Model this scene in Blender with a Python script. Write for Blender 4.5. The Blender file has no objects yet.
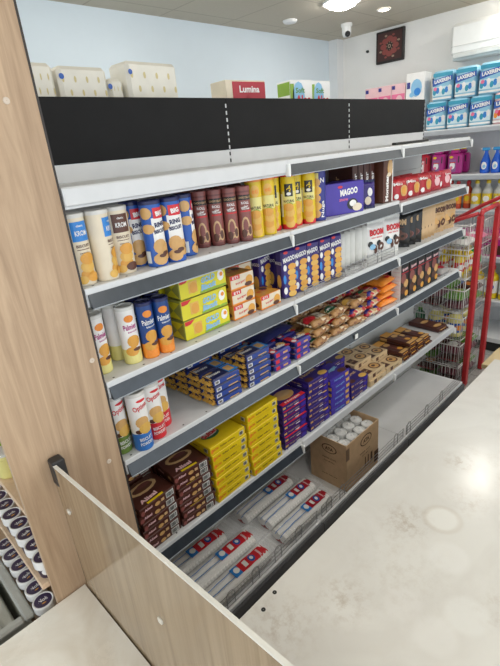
import bpy, math, random
from mathutils import Vector, Matrix
random.seed(7)
PI = math.pi
SC = bpy.context.scene
COL = SC.collection
EYE = 1.9

# ------------------------------------------------------------------ materials
MATS = {}
def mat(name, col, rough=0.5, metal=0.0, var=0.06, scale=18.0, spec=0.5, bump=0.0, coat=0.0):
    """plain surface with a slight procedural mottling"""
    if name in MATS: return MATS[name]
    m = bpy.data.materials.new(name); m.use_nodes = True
    nt = m.node_tree; b = nt.nodes['Principled BSDF']
    b.inputs['Roughness'].default_value = rough; b.inputs['Metallic'].default_value = metal
    b.inputs['Specular IOR Level'].default_value = spec
    if coat: b.inputs['Coat Weight'].default_value = coat; b.inputs['Coat Roughness'].default_value = 0.15
    tc = nt.nodes.new('ShaderNodeTexCoord'); nz = nt.nodes.new('ShaderNodeTexNoise')
    nz.inputs['Scale'].default_value = scale; nz.inputs['Detail'].default_value = 4
    nt.links.new(tc.outputs['Object'], nz.inputs['Vector'])
    rp = nt.nodes.new('ShaderNodeValToRGB')
    rp.color_ramp.elements[0].position = 0.3; rp.color_ramp.elements[1].position = 0.7
    rp.color_ramp.elements[0].color = [max(0, c * (1 - var)) for c in col] + [1]
    rp.color_ramp.elements[1].color = [min(1, c * (1 + var)) for c in col] + [1]
    nt.links.new(nz.outputs['Fac'], rp.inputs['Fac']); nt.links.new(rp.outputs['Color'], b.inputs['Base Color'])
    if bump:
        bp = nt.nodes.new('ShaderNodeBump'); bp.inputs['Strength'].default_value = bump; bp.inputs['Distance'].default_value = 0.01
        nt.links.new(nz.outputs['Fac'], bp.inputs['Height']); nt.links.new(bp.outputs['Normal'], b.inputs['Normal'])
    MATS[name] = m
    return m

def film(name, col, alpha, rough=0.15):
    m = mat(name, col, rough, var=0.03, bump=0.25, scale=60)
    m.node_tree.nodes['Principled BSDF'].inputs['Alpha'].default_value = alpha
    return m

def mottle(name, cols, scale=60, rough=.4):
    """printed film with small patches of several inks"""
    m = bpy.data.materials.new(name); m.use_nodes = True
    nt = m.node_tree; b = nt.nodes['Principled BSDF']; b.inputs['Roughness'].default_value = rough
    tc = nt.nodes.new('ShaderNodeTexCoord'); v = nt.nodes.new('ShaderNodeTexVoronoi'); v.inputs['Scale'].default_value = scale
    nt.links.new(tc.outputs['Object'], v.inputs['Vector'])
    sp = nt.nodes.new('ShaderNodeSeparateColor'); nt.links.new(v.outputs['Color'], sp.inputs['Color'])
    rp = nt.nodes.new('ShaderNodeValToRGB'); rp.color_ramp.interpolation = 'CONSTANT'
    while len(rp.color_ramp.elements) < len(cols): rp.color_ramp.elements.new(.5)
    for k, c in enumerate(cols):
        rp.color_ramp.elements[k].position = k/len(cols); rp.color_ramp.elements[k].color = list(c)+[1]
    nt.links.new(sp.outputs['Red'], rp.inputs['Fac']); nt.links.new(rp.outputs['Color'], b.inputs['Base Color'])
    return m

def wood_mat(name, c1, c2, rough=0.45, sx=1.0):
    m = bpy.data.materials.new(name); m.use_nodes = True
    nt = m.node_tree; b = nt.nodes['Principled BSDF']; b.inputs['Roughness'].default_value = rough
    tc = nt.nodes.new('ShaderNodeTexCoord'); mp = nt.nodes.new('ShaderNodeMapping')
    mp.inputs['Scale'].default_value = (14 * sx, 14 * sx, 0.9)
    nt.links.new(tc.outputs['Object'], mp.inputs['Vector'])
    n1 = nt.nodes.new('ShaderNodeTexNoise'); n1.inputs['Scale'].default_value = 1.3; n1.inputs['Detail'].default_value = 8
    n1.inputs['Distortion'].default_value = 1.6; n1.inputs['Roughness'].default_value = 0.62
    nt.links.new(mp.outputs['Vector'], n1.inputs['Vector'])
    mp2 = nt.nodes.new('ShaderNodeMapping'); mp2.inputs['Scale'].default_value = (120, 120, 3.0)
    nt.links.new(tc.outputs['Object'], mp2.inputs['Vector'])
    n2 = nt.nodes.new('ShaderNodeTexNoise'); n2.inputs['Scale'].default_value = 1.5; n2.inputs['Detail'].default_value = 3
    nt.links.new(mp2.outputs['Vector'], n2.inputs['Vector'])
    mx = nt.nodes.new('ShaderNodeMath'); mx.operation = 'MULTIPLY_ADD'; mx.inputs[1].default_value = 0.22
    nt.links.new(n2.outputs['Fac'], mx.inputs[0]); nt.links.new(n1.outputs['Fac'], mx.inputs[2])
    rp = nt.nodes.new('ShaderNodeValToRGB')
    rp.color_ramp.elements[0].position = 0.42; rp.color_ramp.elements[1].position = 0.78
    rp.color_ramp.elements[0].color = list(c1) + [1]; rp.color_ramp.elements[1].color = list(c2) + [1]
    nt.links.new(mx.outputs['Value'], rp.inputs['Fac']); nt.links.new(rp.outputs['Color'], b.inputs['Base Color'])
    return m

def counter_mat(name, base, vein, stains, rings=(), rough=0.22, amount=0.5, smudges=()):
    """pale laminate stone with veins, smudges and pale worn rings"""
    m = bpy.data.materials.new(name); m.use_nodes = True
    nt = m.node_tree; L = nt.links.new; b = nt.nodes['Principled BSDF']
    tc = nt.nodes.new('ShaderNodeTexCoord')
    n1 = nt.nodes.new('ShaderNodeTexNoise'); n1.inputs['Scale'].default_value = 3.2; n1.inputs['Detail'].default_value = 7; n1.inputs['Distortion'].default_value = 1.8
    L(tc.outputs['Object'], n1.inputs['Vector'])
    r1 = nt.nodes.new('ShaderNodeValToRGB'); r1.color_ramp.elements[0].position = 0.38; r1.color_ramp.elements[1].position = 0.62
    r1.color_ramp.elements[0].color = list(vein) + [1]; r1.color_ramp.elements[1].color = list(base) + [1]
    L(n1.outputs['Fac'], r1.inputs['Fac'])
    n2 = nt.nodes.new('ShaderNodeTexNoise'); n2.inputs['Scale'].default_value = 9; n2.inputs['Detail'].default_value = 10; n2.inputs['Roughness'].default_value = 0.75
    L(tc.outputs['Object'], n2.inputs['Vector'])
    n3 = nt.nodes.new('ShaderNodeTexNoise'); n3.inputs['Scale'].default_value = 2.3; n3.inputs['Detail'].default_value = 2
    L(tc.outputs['Object'], n3.inputs['Vector'])
    mu = nt.nodes.new('ShaderNodeMath'); mu.operation = 'MULTIPLY'
    L(n2.outputs['Fac'], mu.inputs[0]); L(n3.outputs['Fac'], mu.inputs[1])
    r2 = nt.nodes.new('ShaderNodeValToRGB'); r2.color_ramp.elements[0].position = 0.29; r2.color_ramp.elements[1].position = 0.44
    r2.color_ramp.elements[0].color = (0, 0, 0, 1); r2.color_ramp.elements[1].color = (amount, amount, amount, 1)
    L(mu.outputs['Value'], r2.inputs['Fac'])
    mix = nt.nodes.new('ShaderNodeMix'); mix.data_type = 'RGBA'
    L(r2.outputs['Color'], mix.inputs['Factor']); L(r1.outputs['Color'], mix.inputs['A']); mix.inputs['B'].default_value = list(stains) + [1]
    out = mix.outputs['Result']
    for (cx, cy, rad, colr, hard) in rings:
        vd = nt.nodes.new('ShaderNodeVectorMath'); vd.operation = 'DISTANCE'; vd.inputs[1].default_value = (cx, cy, 0)
        sx = nt.nodes.new('ShaderNodeVectorMath'); sx.operation = 'MULTIPLY'; sx.inputs[1].default_value = (1, 1, 0)
        L(tc.outputs['Object'], sx.inputs[0])
        ad = nt.nodes.new('ShaderNodeVectorMath'); ad.operation = 'MULTIPLY_ADD'
        ad.inputs[1].default_value = (0.02, 0.02, 0)
        L(n2.outputs['Color'], ad.inputs[0]); L(sx.outputs['Vector'], ad.inputs[2])
        L(ad.outputs['Vector'], vd.inputs[0])
        rr = nt.nodes.new('ShaderNodeValToRGB'); e = rr.color_ramp.elements
        e[0].position = max(0, rad - 0.012); e[1].position = rad + 0.006
        e[0].color = (hard,) * 3 + (1,); e[1].color = (0, 0, 0, 1)
        L(vd.outputs['Value'], rr.inputs['Fac'])
        mm = nt.nodes.new('ShaderNodeMix'); mm.data_type = 'RGBA'
        L(rr.outputs['Color'], mm.inputs['Factor']); L(out, mm.inputs['A']); mm.inputs['B'].default_value = list(colr) + [1]
        out = mm.outputs['Result']
    for (cx, cy, rad, st) in smudges:
        vd = nt.nodes.new('ShaderNodeVectorMath'); vd.operation = 'DISTANCE'; vd.inputs[1].default_value = (cx, cy, 0)
        sx = nt.nodes.new('ShaderNodeVectorMath'); sx.operation = 'MULTIPLY'; sx.inputs[1].default_value = (1, 1, 0)
        L(tc.outputs['Object'], sx.inputs[0]); L(sx.outputs['Vector'], vd.inputs[0])
        fa = nt.nodes.new('ShaderNodeMapRange'); fa.inputs['From Min'].default_value = 0; fa.inputs['From Max'].default_value = rad
        fa.inputs['To Min'].default_value = st; fa.inputs['To Max'].default_value = 0; L(vd.outputs['Value'], fa.inputs['Value'])
        nn = nt.nodes.new('ShaderNodeTexNoise'); nn.inputs['Scale'].default_value = 34; nn.inputs['Detail'].default_value = 6; nn.inputs['Roughness'].default_value = .7
        L(tc.outputs['Object'], nn.inputs['Vector'])
        fb = nt.nodes.new('ShaderNodeMapRange'); fb.inputs['From Min'].default_value = .46; fb.inputs['From Max'].default_value = .66; L(nn.outputs['Fac'], fb.inputs['Value'])
        pm_ = nt.nodes.new('ShaderNodeMath'); pm_.operation = 'MULTIPLY'; L(fa.outputs['Result'], pm_.inputs[0]); L(fb.outputs['Result'], pm_.inputs[1])
        mm = nt.nodes.new('ShaderNodeMix'); mm.data_type = 'RGBA'
        L(pm_.outputs['Value'], mm.inputs['Factor']); L(out, mm.inputs['A']); mm.inputs['B'].default_value = list(stains) + [1]
        out = mm.outputs['Result']
    L(out, b.inputs['Base Color'])
    r3 = nt.nodes.new('ShaderNodeMapRange'); r3.inputs['To Min'].default_value = rough; r3.inputs['To Max'].default_value = rough + 0.3
    L(r2.outputs['Color'], r3.inputs['Value']); L(r3.outputs['Result'], b.inputs['Roughness'])
    return m

def tile_mat(name, c, line, sx, sy, gap=0.012, rough=0.7, var=0.05, nscale=40):
    m = bpy.data.materials.new(name); m.use_nodes = True
    nt = m.node_tree; L = nt.links.new; b = nt.nodes['Principled BSDF']; b.inputs['Roughness'].default_value = rough
    tc = nt.nodes.new('ShaderNodeTexCoord'); br = nt.nodes.new('ShaderNodeTexBrick')
    br.offset = 0; br.inputs['Scale'].default_value = 1; br.inputs['Brick Width'].default_value = sx; br.inputs['Row Height'].default_value = sy
    br.inputs['Mortar Size'].default_value = gap; br.inputs['Mortar Smooth'].default_value = 0.1
    br.inputs['Color1'].default_value = list(c) + [1]; br.inputs['Color2'].default_value = [x * 0.97 for x in c] + [1]; br.inputs['Mortar'].default_value = list(line) + [1]
    L(tc.outputs['Object'], br.inputs['Vector'])
    nz = nt.nodes.new('ShaderNodeTexNoise'); nz.inputs['Scale'].default_value = nscale; nz.inputs['Detail'].default_value = 5
    L(tc.outputs['Object'], nz.inputs['Vector'])
    mr = nt.nodes.new('ShaderNodeMapRange'); mr.inputs['To Min'].default_value = 1 - var; mr.inputs['To Max'].default_value = 1 + var
    mr.inputs['From Min'].default_value = 0.3; mr.inputs['From Max'].default_value = 0.7
    L(nz.outputs['Fac'], mr.inputs['Value'])
    mx = nt.nodes.new('ShaderNodeVectorMath'); mx.operation = 'SCALE'
    L(br.outputs['Color'], mx.inputs[0]); L(mr.outputs['Result'], mx.inputs['Scale']); L(mx.outputs['Vector'], b.inputs['Base Color'])
    return m

def emit(name, col, s):
    m = bpy.data.materials.new(name); m.use_nodes = True
    nt = m.node_tree; nt.nodes.clear()
    o = nt.nodes.new('ShaderNodeOutputMaterial'); e = nt.nodes.new('ShaderNodeEmission')
    e.inputs['Color'].default_value = list(col) + [1]; e.inputs['Strength'].default_value = s
    nt.links.new(e.outputs['Emission'], o.inputs['Surface'])
    return m

WHITE = mat('white_enamel', (0.64, 0.65, 0.66), 0.35, var=0.03)
WHITE2 = mat('white_plastic', (0.82, 0.82, 0.80), 0.4, var=0.02)
GREYB = mat('back_panel_enamel', (0.47, 0.475, 0.46), 0.45, var=0.04, scale=6)
BLACK = mat('black_board', (0.008, 0.008, 0.0085), 0.6, var=0.15, scale=9, spec=0.2)
DARK = mat('dark_slot', (0.02, 0.02, 0.02), 0.6)
STRIP = mat('grey_price_channel', (0.036, 0.045, 0.056), 0.28, var=0.15, scale=25, coat=0.25)
CLIP = mat('clip_plastic', (0.80, 0.81, 0.80), 0.4)
WIRE = mat('wire_chrome', (0.42, 0.42, 0.43), 0.3, 0.8)
WIRE2 = mat('stand_wire', (0.62, 0.60, 0.58), 0.4, 0.4)
RED = mat('red_paint', (0.48, 0.025, 0.03), 0.35, var=0.1)
WOOD = wood_mat('oak_laminate', (0.36, 0.24, 0.148), (0.56, 0.40, 0.262), 0.5)
WOODB = wood_mat('glossy_oak_laminate', (0.24, 0.165, 0.095), (0.36, 0.265, 0.165), 0.14)
WOODS = wood_mat('pale_birch', (0.60, 0.42, 0.27), (0.74, 0.55, 0.38), 0.5)
CARD = mat('brown_cardboard', (0.60, 0.41, 0.245), 0.8, var=0.07, scale=30)
CARDD = mat('cardboard_print', (0.10, 0.05, 0.025), 0.8)

# ------------------------------------------------------------------ mesh building
class MB:
    def __init__(s): s.v, s.f, s.mi, s.sm, s.mats = [], [], [], [], []
    def m(s, mt):
        if mt not in s.mats: s.mats.append(mt)
        return s.mats.index(mt)
    def add(s, vs, fs, mt, smooth=False):
        b = len(s.v); k = s.m(mt)
        s.v += [tuple(v) for v in vs]
        for f in fs:
            s.f.append(tuple(b + i for i in f)); s.mi.append(k); s.sm.append(smooth)
    def xform(s, M, start=0):
        for i in range(start, len(s.v)): s.v[i] = tuple(M @ Vector(s.v[i]))
        return s
    def box(s, a, b, mt, r=0.0):
        x0, y0, z0 = [min(p, q) for p, q in zip(a, b)]; x1, y1, z1 = [max(p, q) for p, q in zip(a, b)]
        if r <= 0:
            s.add([(x0,y0,z0),(x1,y0,z0),(x1,y1,z0),(x0,y1,z0),(x0,y0,z1),(x1,y0,z1),(x1,y1,z1),(x0,y1,z1)],
                  [(0,3,2,1),(4,5,6,7),(0,1,5,4),(1,2,6,5),(2,3,7,6),(3,0,4,7)], mt); return s
        r = min(r, (x1-x0)*.49, (y1-y0)*.49, (z1-z0)*.49)
        vs, ix = [], {}
        for sx in (0,1):
            for sy in (0,1):
                for sz in (0,1):
                    X, Y, Z = (x0,x1)[sx], (y0,y1)[sy], (z0,z1)[sz]
                    ix_, iy_, iz_ = X+(r,-r)[sx], Y+(r,-r)[sy], Z+(r,-r)[sz]
                    for ax, p in enumerate(((X,iy_,iz_),(ix_,Y,iz_),(ix_,iy_,Z))):
                        ix[(sx,sy,sz,ax)] = len(vs); vs.append(p)
        F = []
        I = lambda sx,sy,sz,ax: ix[(sx,sy,sz,ax)]
        for q in (0,1):
            F.append((I(q,0,0,0),I(q,1,0,0),I(q,1,1,0),I(q,0,1,0)))
            F.append((I(0,q,0,1),I(1,q,0,1),I(1,q,1,1),I(0,q,1,1)))
            F.append((I(0,0,q,2),I(1,0,q,2),I(1,1,q,2),I(0,1,q,2)))
        for p in (0,1):
            for q in (0,1):
                F.append((I(0,p,q,1),I(1,p,q,1),I(1,p,q,2),I(0,p,q,2)))
                F.append((I(p,0,q,0),I(p,1,q,0),I(p,1,q,2),I(p,0,q,2)))
                F.append((I(p,q,0,0),I(p,q,1,0),I(p,q,1,1),I(p,q,0,1)))
                for w in (0,1): 
                    if True: pass
        for sx in (0,1):
            for sy in (0,1):
                for sz in (0,1): F.append((I(sx,sy,sz,0),I(sx,sy,sz,1),I(sx,sy,sz,2)))
        # orient outwards
        c = Vector(((x0+x1)/2,(y0+y1)/2,(z0+z1)/2)); G = []
        for f in F:
            p = [Vector(vs[i]) for i in f]; n = (p[1]-p[0]).cross(p[2]-p[0]); ce = sum(p, Vector())/len(p)
            G.append(f if n.dot(ce-c) > 0 else tuple(reversed(f)))
        s.add(vs, G, mt); return s
    def lathe(s, prof, mts, n=20, cx=0, cy=0, smooth=True, cap=True):
        """prof: (r,z) list; mts one material or one per segment"""
        for k in range(len(prof)-1):
            (r0,z0),(r1,z1) = prof[k], prof[k+1]
            mt = mts[k] if isinstance(mts, (list, tuple)) else mts
            vs, fs = [], []
            for i in range(n):
                a = 2*PI*i/n
                vs += [(cx+r0*math.cos(a),cy+r0*math.sin(a),z0),(cx+r1*math.cos(a),cy+r1*math.sin(a),z1)]
            for i in range(n):
                j = (i+1) % n
                fs.append((2*i,2*j,2*j+1,2*i+1))
            s.add(vs, fs, mt, smooth)
        if cap:
            for (r,z),mt,rev in ((prof[0], mts[0] if isinstance(mts,(list,tuple)) else mts, True),(prof[-1], mts[-1] if isinstance(mts,(list,tuple)) else mts, False)):
                if r > 1e-5:
                    vs = [(cx+r*math.cos(2*PI*i/n),cy+r*math.sin(2*PI*i/n),z) for i in range(n)]
                    f = tuple(range(n)); s.add(vs, [tuple(reversed(f)) if rev else f], mt)
        return s
    def tube(s, pts, r, mt, n=6):
        pts = [Vector(p) for p in pts]; rings = []
        up = None
        for i, p in enumerate(pts):
            d = (pts[min(i+1,len(pts)-1)] - pts[max(i-1,0)]).normalized()
            if up is None:
                up = Vector((0,0,1)) if abs(d.z) < 0.9 else Vector((1,0,0))
            a = d.cross(up)
            if a.length < 1e-4: a = d.cross(Vector((0.3,1,0.1)))
            a.normalize(); b = d.cross(a).normalized()
            rings.append([p + r*(math.cos(2*PI*k/n)*a + math.sin(2*PI*k/n)*b) for k in range(n)])
        vs = [v for rg in rings for v in rg]; fs = []
        for i in range(len(pts)-1):
            for k in range(n):
                l = (k+1) % n
                fs.append((i*n+k, i*n+l, (i+1)*n+l, (i+1)*n+k))
        fs.append(tuple(range(n-1,-1,-1))); fs.append(tuple((len(pts)-1)*n+k for k in range(n)))
        s.add(vs, fs, mt, True); return s
    def put(s, shape, mapper, mt, layer=0):
        vs, fs = shape
        s.add([mapper(u, v, layer) for u, v in vs], fs, mt); return s
    def mesh(s, name):
        me = bpy.data.meshes.new(name)
        me.from_pydata(s.v, [], s.f)
        for mt in s.mats: me.materials.append(mt)
        me.polygons.foreach_set('material_index', s.mi); me.polygons.foreach_set('use_smooth', s.sm)
        me.update(); return me

EPS = 0.0005
def plane(o, U, V, eps=EPS):
    o, U, V = Vector(o), Vector(U).normalized(), Vector(V).normalized(); N = U.cross(V)
    return lambda u, v, k=0: o + U*u + V*v + N*eps*(k+1)
def cyl(r, eps=EPS):   # u along the surface, u=0 faces -Y; v = z
    return lambda u, v, k=0: Vector(((r+eps*(k+1))*math.sin(u/r), -(r+eps*(k+1))*math.cos(u/r), v))

def rect(u0, v0, u1, v1, nu=1):
    vs = []; 
    for i in range(nu+1):
        u = u0+(u1-u0)*i/nu; vs += [(u,v0),(u,v1)]
    return vs, [(2*i,2*i+2,2*i+3,2*i+1) for i in range(nu)]
def ell(cu, cv, ru, rv, n=12):
    vs = [(cu,cv)]
    for q in (0.55, 1.0):
        vs += [(cu+ru*q*math.cos(2*PI*i/n), cv+rv*q*math.sin(2*PI*i/n)) for i in range(n)]
    fs = [(0,1+i,1+(i+1)%n) for i in range(n)]
    fs += [(1+i,1+n+i,1+n+(i+1)%n,1+(i+1)%n) for i in range(n)]
    return vs, fs
def grid(u0, v0, u1, v1, nu, nv):
    vs = [(u0+(u1-u0)*i/nu, v0+(v1-v0)*j/nv) for i in range(nu+1) for j in range(nv+1)]
    return vs, [(i*(nv+1)+j,(i+1)*(nv+1)+j,(i+1)*(nv+1)+j+1,i*(nv+1)+j+1) for i in range(nu) for j in range(nv)]
def poly(pts): return list(pts), [tuple(range(len(pts)))]
TXT = {}
def text(t, cu, cv, w, h, rot=0.0, shear=0.0, bold=0.02):
    if (t, bold) not in TXT:
        c = bpy.data.curves.new('lettering', 'FONT'); c.body = t; c.resolution_u = 2; c.offset = bold
        o = bpy.data.objects.new('lettering', c); COL.objects.link(o)
        bpy.context.view_layer.update()
        me = bpy.data.meshes.new_from_object(o.evaluated_get(bpy.context.evaluated_depsgraph_get()))
        vs = [(v.co.x, v.co.y) for v in me.vertices]; fs = [tuple(p.vertices) for p in me.polygons]
        bpy.data.objects.remove(o); bpy.data.curves.remove(c); bpy.data.meshes.remove(me)
        x0, x1 = min(v[0] for v in vs), max(v[0] for v in vs); y0, y1 = min(v[1] for v in vs), max(v[1] for v in vs)
        TXT[(t, bold)] = ([((x-(x0+x1)/2)/(x1-x0), (y-(y0+y1)/2)/(y1-y0)) for x, y in vs], fs)
    vs, fs = TXT[(t, bold)]; ca, sa = math.cos(rot), math.sin(rot); out = []
    for x, y in vs:
        x, y = x*w + y*h*shear, y*h
        out.append((cu+x*ca-y*sa, cv+x*sa+y*ca))
    return out, fs
def barcode(u, v, w, h, n=9):
    rnd = random.Random(5); vs, fs = [], []; x = 0
    for i in range(n):
        bw = w/n*rnd.uniform(.3,.8); b = len(vs); xx = u-w/2+w*i/n
        vs += [(xx,v-h/2),(xx+bw,v-h/2),(xx+bw,v+h/2),(xx,v+h/2)]; fs.append((b,b+1,b+2,b+3))
    return vs, fs

# ------------------------------------------------------------------ things
def props(o, label=None, cat=None, group=None, kind=None):
    if label: o['label'] = label
    if cat: o['category'] = cat
    if group: o['group'] = group
    if kind: o['kind'] = kind
    return o
def link(name, me, parent=None, M=None):
    o = bpy.data.objects.new(name, me); COL.objects.link(o)
    if parent is not None: o.parent = parent
    if M is not None: o.matrix_local = M
    return o
def empty(name, loc, rz=0.0, rx=0.0, ry=0.0):
    o = bpy.data.objects.new(name, None); COL.objects.link(o); o.empty_display_size = 0.05
    o.location = loc; o.rotation_euler = (rx, ry, rz); return o
KINDS = {}
def kind(key, name, cat, parts):
    """parts: a mesh, or a list of (part_name, mesh)"""
    KINDS[key] = (name, cat, parts)
def spawn(key, loc, label, group=None, rz=0.0, rx=0.0, ry=0.0, scale=1.0):
    name, cat, parts = KINDS[key]
    if isinstance(parts, list):
        o = empty(name, loc, rz, rx, ry)
        for pn, me in parts: link(pn, me, o)
    else:
        o = link(name, parts); o.location = loc; o.rotation_euler = (rx, ry, rz)
    if scale != 1.0: o.scale = (scale,)*3
    return props(o, label, cat, group)
ORD = ['first','second','third','fourth','fifth','sixth','seventh','eighth','ninth','tenth','eleventh','twelfth']
def level(i, n):
    if n == 1: return 'single'
    if i == n-1: return 'topmost'
    if i == 0: return 'bottom'
    return ORD[i] + ' from bottom'
def stack(key, n, loc, dz, what, where, group, rz=0.0, jit=0.004, jr=0.02, lean=(0,0)):
    for i in range(n):
        w = f'{what}, {level(i,n)} of the {where}' if n > 1 else f'{what}, {where}'
        spawn(key, (loc[0]+random.uniform(-jit,jit)+lean[0]*i, loc[1]+random.uniform(-jit,jit)+lean[1]*i, loc[2]+0.0008+dz*i), w, group, rz+random.uniform(-jr,jr))

# ------------------------------------------------------------------ the room
def structure(name, mb):
    o = link(name, mb.mesh(name)); o['kind'] = 'structure'; return o
WALLM = mat('painted_wall', (0.80, 0.82, 0.83), 0.85, var=0.02, scale=3)
CEILM = tile_mat('ceiling_tiles', (0.58, 0.53, 0.43), (0.43, 0.385, 0.30), 0.6, 0.6, 0.006, 0.8, 0.03, 60)
FLOORM = tile_mat('speckled_floor', (0.40, 0.39, 0.37), (0.25, 0.24, 0.23), 0.45, 0.45, 0.006, 0.35, 0.35, 90)
WX, WY, CZ = 4.61, 3.175, 2.85
structure('floor', MB().box((-2.6,-2.6,-0.1),(WX+0.15,WY+0.15,0), FLOORM))
structure('ceiling', MB().box((-2.6,-2.6,CZ),(WX+0.15,WY+0.15,CZ+0.1), CEILM))
structure('wall_back', MB().box((-2.6,WY,0),(WX+0.15,WY+0.12,CZ), mat('cool_cast_back_wall', (0.70, 0.79, 0.85), 0.85, var=0.02, scale=3)))  # bluish cast of the daylight is put into this wall's colour
structure('wall_right', MB().box((WX,-2.6,0),(WX+0.12,WY,CZ), mat('painted_side_wall', (0.88, 0.875, 0.85), 0.85, var=0.02, scale=3)))
structure('trim_1', MB().box((4.50,3.07,0),(4.609,3.174,CZ-.001), WALLM))   # boxed-in corner pipe

# lamps
LAMP = emit('lamp_diffuser', (1.0, 0.965, 0.90), 24.0)
RIM = mat('lamp_rim', (0.85, 0.85, 0.84), 0.4)
d = MB().lathe([(0.001,-0.05),(0.06,-0.046),(0.1,-0.032),(0.116,-0.012)], LAMP, 28, cap=False).mesh('diffuser')
r = MB().lathe([(0.115,-0.014),(0.14,-0.012),(0.14,0),(0.112,0)], RIM, 28, cap=False).mesh('rim')
kind('lamp', 'ceiling_light', 'light', [('rim', r), ('diffuser', d)])
spawn('lamp', (3.41,2.28,CZ-.001), 'large round white ceiling light glowing beside the dome camera')
for i,(x,y) in enumerate(((0.5,2.3),(1.9,2.3),(-0.9,0.6),(0.5,-0.4),(1.9,0.35),(4.25,1.2),(4.0,0.2),(2.9,-0.2),(1.7,-1.5),(3.4,-1.4),(-0.6,-1.6))):  # unseen lamps added for brightness; one is placed from the counter highlight
    spawn('lamp', (x,y,CZ-.001), 'round white ceiling light out of view, put in to light the shop', 'unseen ceiling lights added over the aisle')
SPOTM = emit('spot_diffuser', (1.0, 0.93, 0.82), 16.0)
d = MB().lathe([(0.001,-0.006),(0.038,-0.006)], SPOTM, 20, cap=False).mesh('spot_diffuser')
r = MB().lathe([(0.038,-0.008),(0.055,-0.006),(0.055,0)], RIM, 20, cap=False).mesh('spot_rim')
kind('spot', 'ceiling_spotlight', 'light', [('rim', r), ('diffuser', d)])
spawn('spot', (3.95,2.24,CZ-.001), 'small recessed ceiling spotlight, lit, beyond the dome camera')
kind('sensor', 'smoke_detector', 'detector', MB().lathe([(0.06,0),(0.06,-0.01),(0.05,-0.02),(0.001,-0.022)], RIM, 20, cap=False).mesh('detector'))
spawn('sensor', (3.45,2.81,CZ-.001), 'flat white round detector on the ceiling near the wall corner')
cb = MB().lathe([(0.05,0),(0.05,-0.018),(0.042,-0.03),(0.04,-0.075),(0.03,-0.1),(0.001,-0.105)], WHITE2, 20, cap=False)
lens = MB().lathe([(0.022,0),(0.024,0.012),(0.015,0.02),(0.001,0.022)], DARK, 14, cap=False)
lens.xform(Matrix.Translation((-0.026,-0.026,-0.082)) @ Matrix.Rotation(math.radians(45),4,'Z') @ Matrix.Rotation(math.radians(-115),4,'Y'))
kind('cctv', 'dome_camera', 'camera', [('housing', cb.mesh('housing')), ('lens', lens.mesh('lens'))])
spawn('cctv', (4.05,2.66,CZ-.001), 'white dome security camera with a dark lens under the ceiling')

# picture on the right wall
o = empty('wall_picture', (WX-.001, 2.53, 2.69))
FR = mat('picture_frame', (0.02,0.016,0.015), .5)
A1 = mat('picture_maroon', (0.06,0.022,0.02), .6); A2 = mat('picture_red', (0.26,0.06,0.05), .6); A3 = mat('picture_cream', (0.35,0.26,0.18), .6)
link('frame', MB().box((-.03,-.145,-.135),(0,.145,.135), FR, .006).mesh('frame'), o)
pm = MB(); pmap = plane((-.031,0,0),(0,-1,0),(0,0,1))
pm.put(rect(-.125,-.115,.125,.115), pmap, A1)
for k in range(8):
    a = k*PI/4
    pm.put(ell(.062*math.cos(a),.062*math.sin(a),.034,.024), pmap, A2, 1+k%2)
    pm.put(ell(.10*math.cos(a+.39),.095*math.sin(a+.39),.014,.009), pmap, A2 if k%2 else A3, 1)
    pm.put(rect(.03*math.cos(a)-.003,.03*math.sin(a)-.003,.03*math.cos(a)+.006,.03*math.sin(a)+.006), pmap, A3, 3)
pm.put(ell(0,0,.03,.03), pmap, FR, 3); pm.put(ell(0,0,.017,.017), pmap, A3, 4); pm.put(ell(0,0,.009,.009), pmap, A1, 5)
link('artwork', pm.mesh('artwork'), o)
props(o, 'square dark picture with a red floral medallion hung on the wall', 'picture')
o = link('wall_hook', MB().lathe([(0.012,0),(0.012,.02),(.001,.022)], DARK, 10).xform(Matrix.Rotation(-PI/2,4,'Y')).mesh('hook')); o.location = (WX-.001,2.78,2.69)
props(o, 'small black fixing on the wall beside the square picture', 'hook')

# air conditioner
o = empty('wall_mounted_air_conditioner', (WX-.001, 1.88, 2.44))
ac = MB().box((-.2,-.85,.03),(0,0,.27), WHITE2, .025)
ac.box((-.17,-.84,.0),(0,-.01,.05), WHITE2, .012)
link('casing', ac.mesh('casing'), o)
link('louvre', MB().box((-.203,-.80,.012),(-.16,-.03,.05), mat('ac_grey',(.62,.62,.6),.4), .006).mesh('louvre'), o)
link('seam_panel', MB().box((-.204,-.835,.10),(-.19,-.015,.104), mat('ac_grey',(.62,.62,.6),.4)).mesh('seam_panel'), o)
props(o, 'white split air conditioner mounted high on the wall', 'air conditioner')

# ------------------------------------------------------------------ wooden end panel
o = empty('end_panel', (0.3635, 1.2, 0))
link('board', MB().box((-.1515,0,0.002),(.1515,.018,2.55), WOOD, .001).mesh('board'), o)
link('edge_strip', MB().box((.152,.002,0.1),(.158,.016,2.55), mat('edge_dark',(.035,.028,.025),.5)).mesh('edge_strip'), o)
sc = MB().lathe([(0.008,0),(0.007,.002),(.001,.0025)], mat('screw_cover',(.66,.56,.46),.5), 12, cap=False).xform(Matrix.Rotation(PI/2,4,'X')).mesh('screw_cover')
for x, z in ((.445,2.05),(.497,1.372),(.474,1.028),(.335,.951),(.25,1.5),(.335,.69)):
    link('screw_cover', sc, o, Matrix.Translation((x-.3635,-.0003,z)))
props(o, 'tall oak laminate end board standing beside the biscuit shelves', 'panel')

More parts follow.
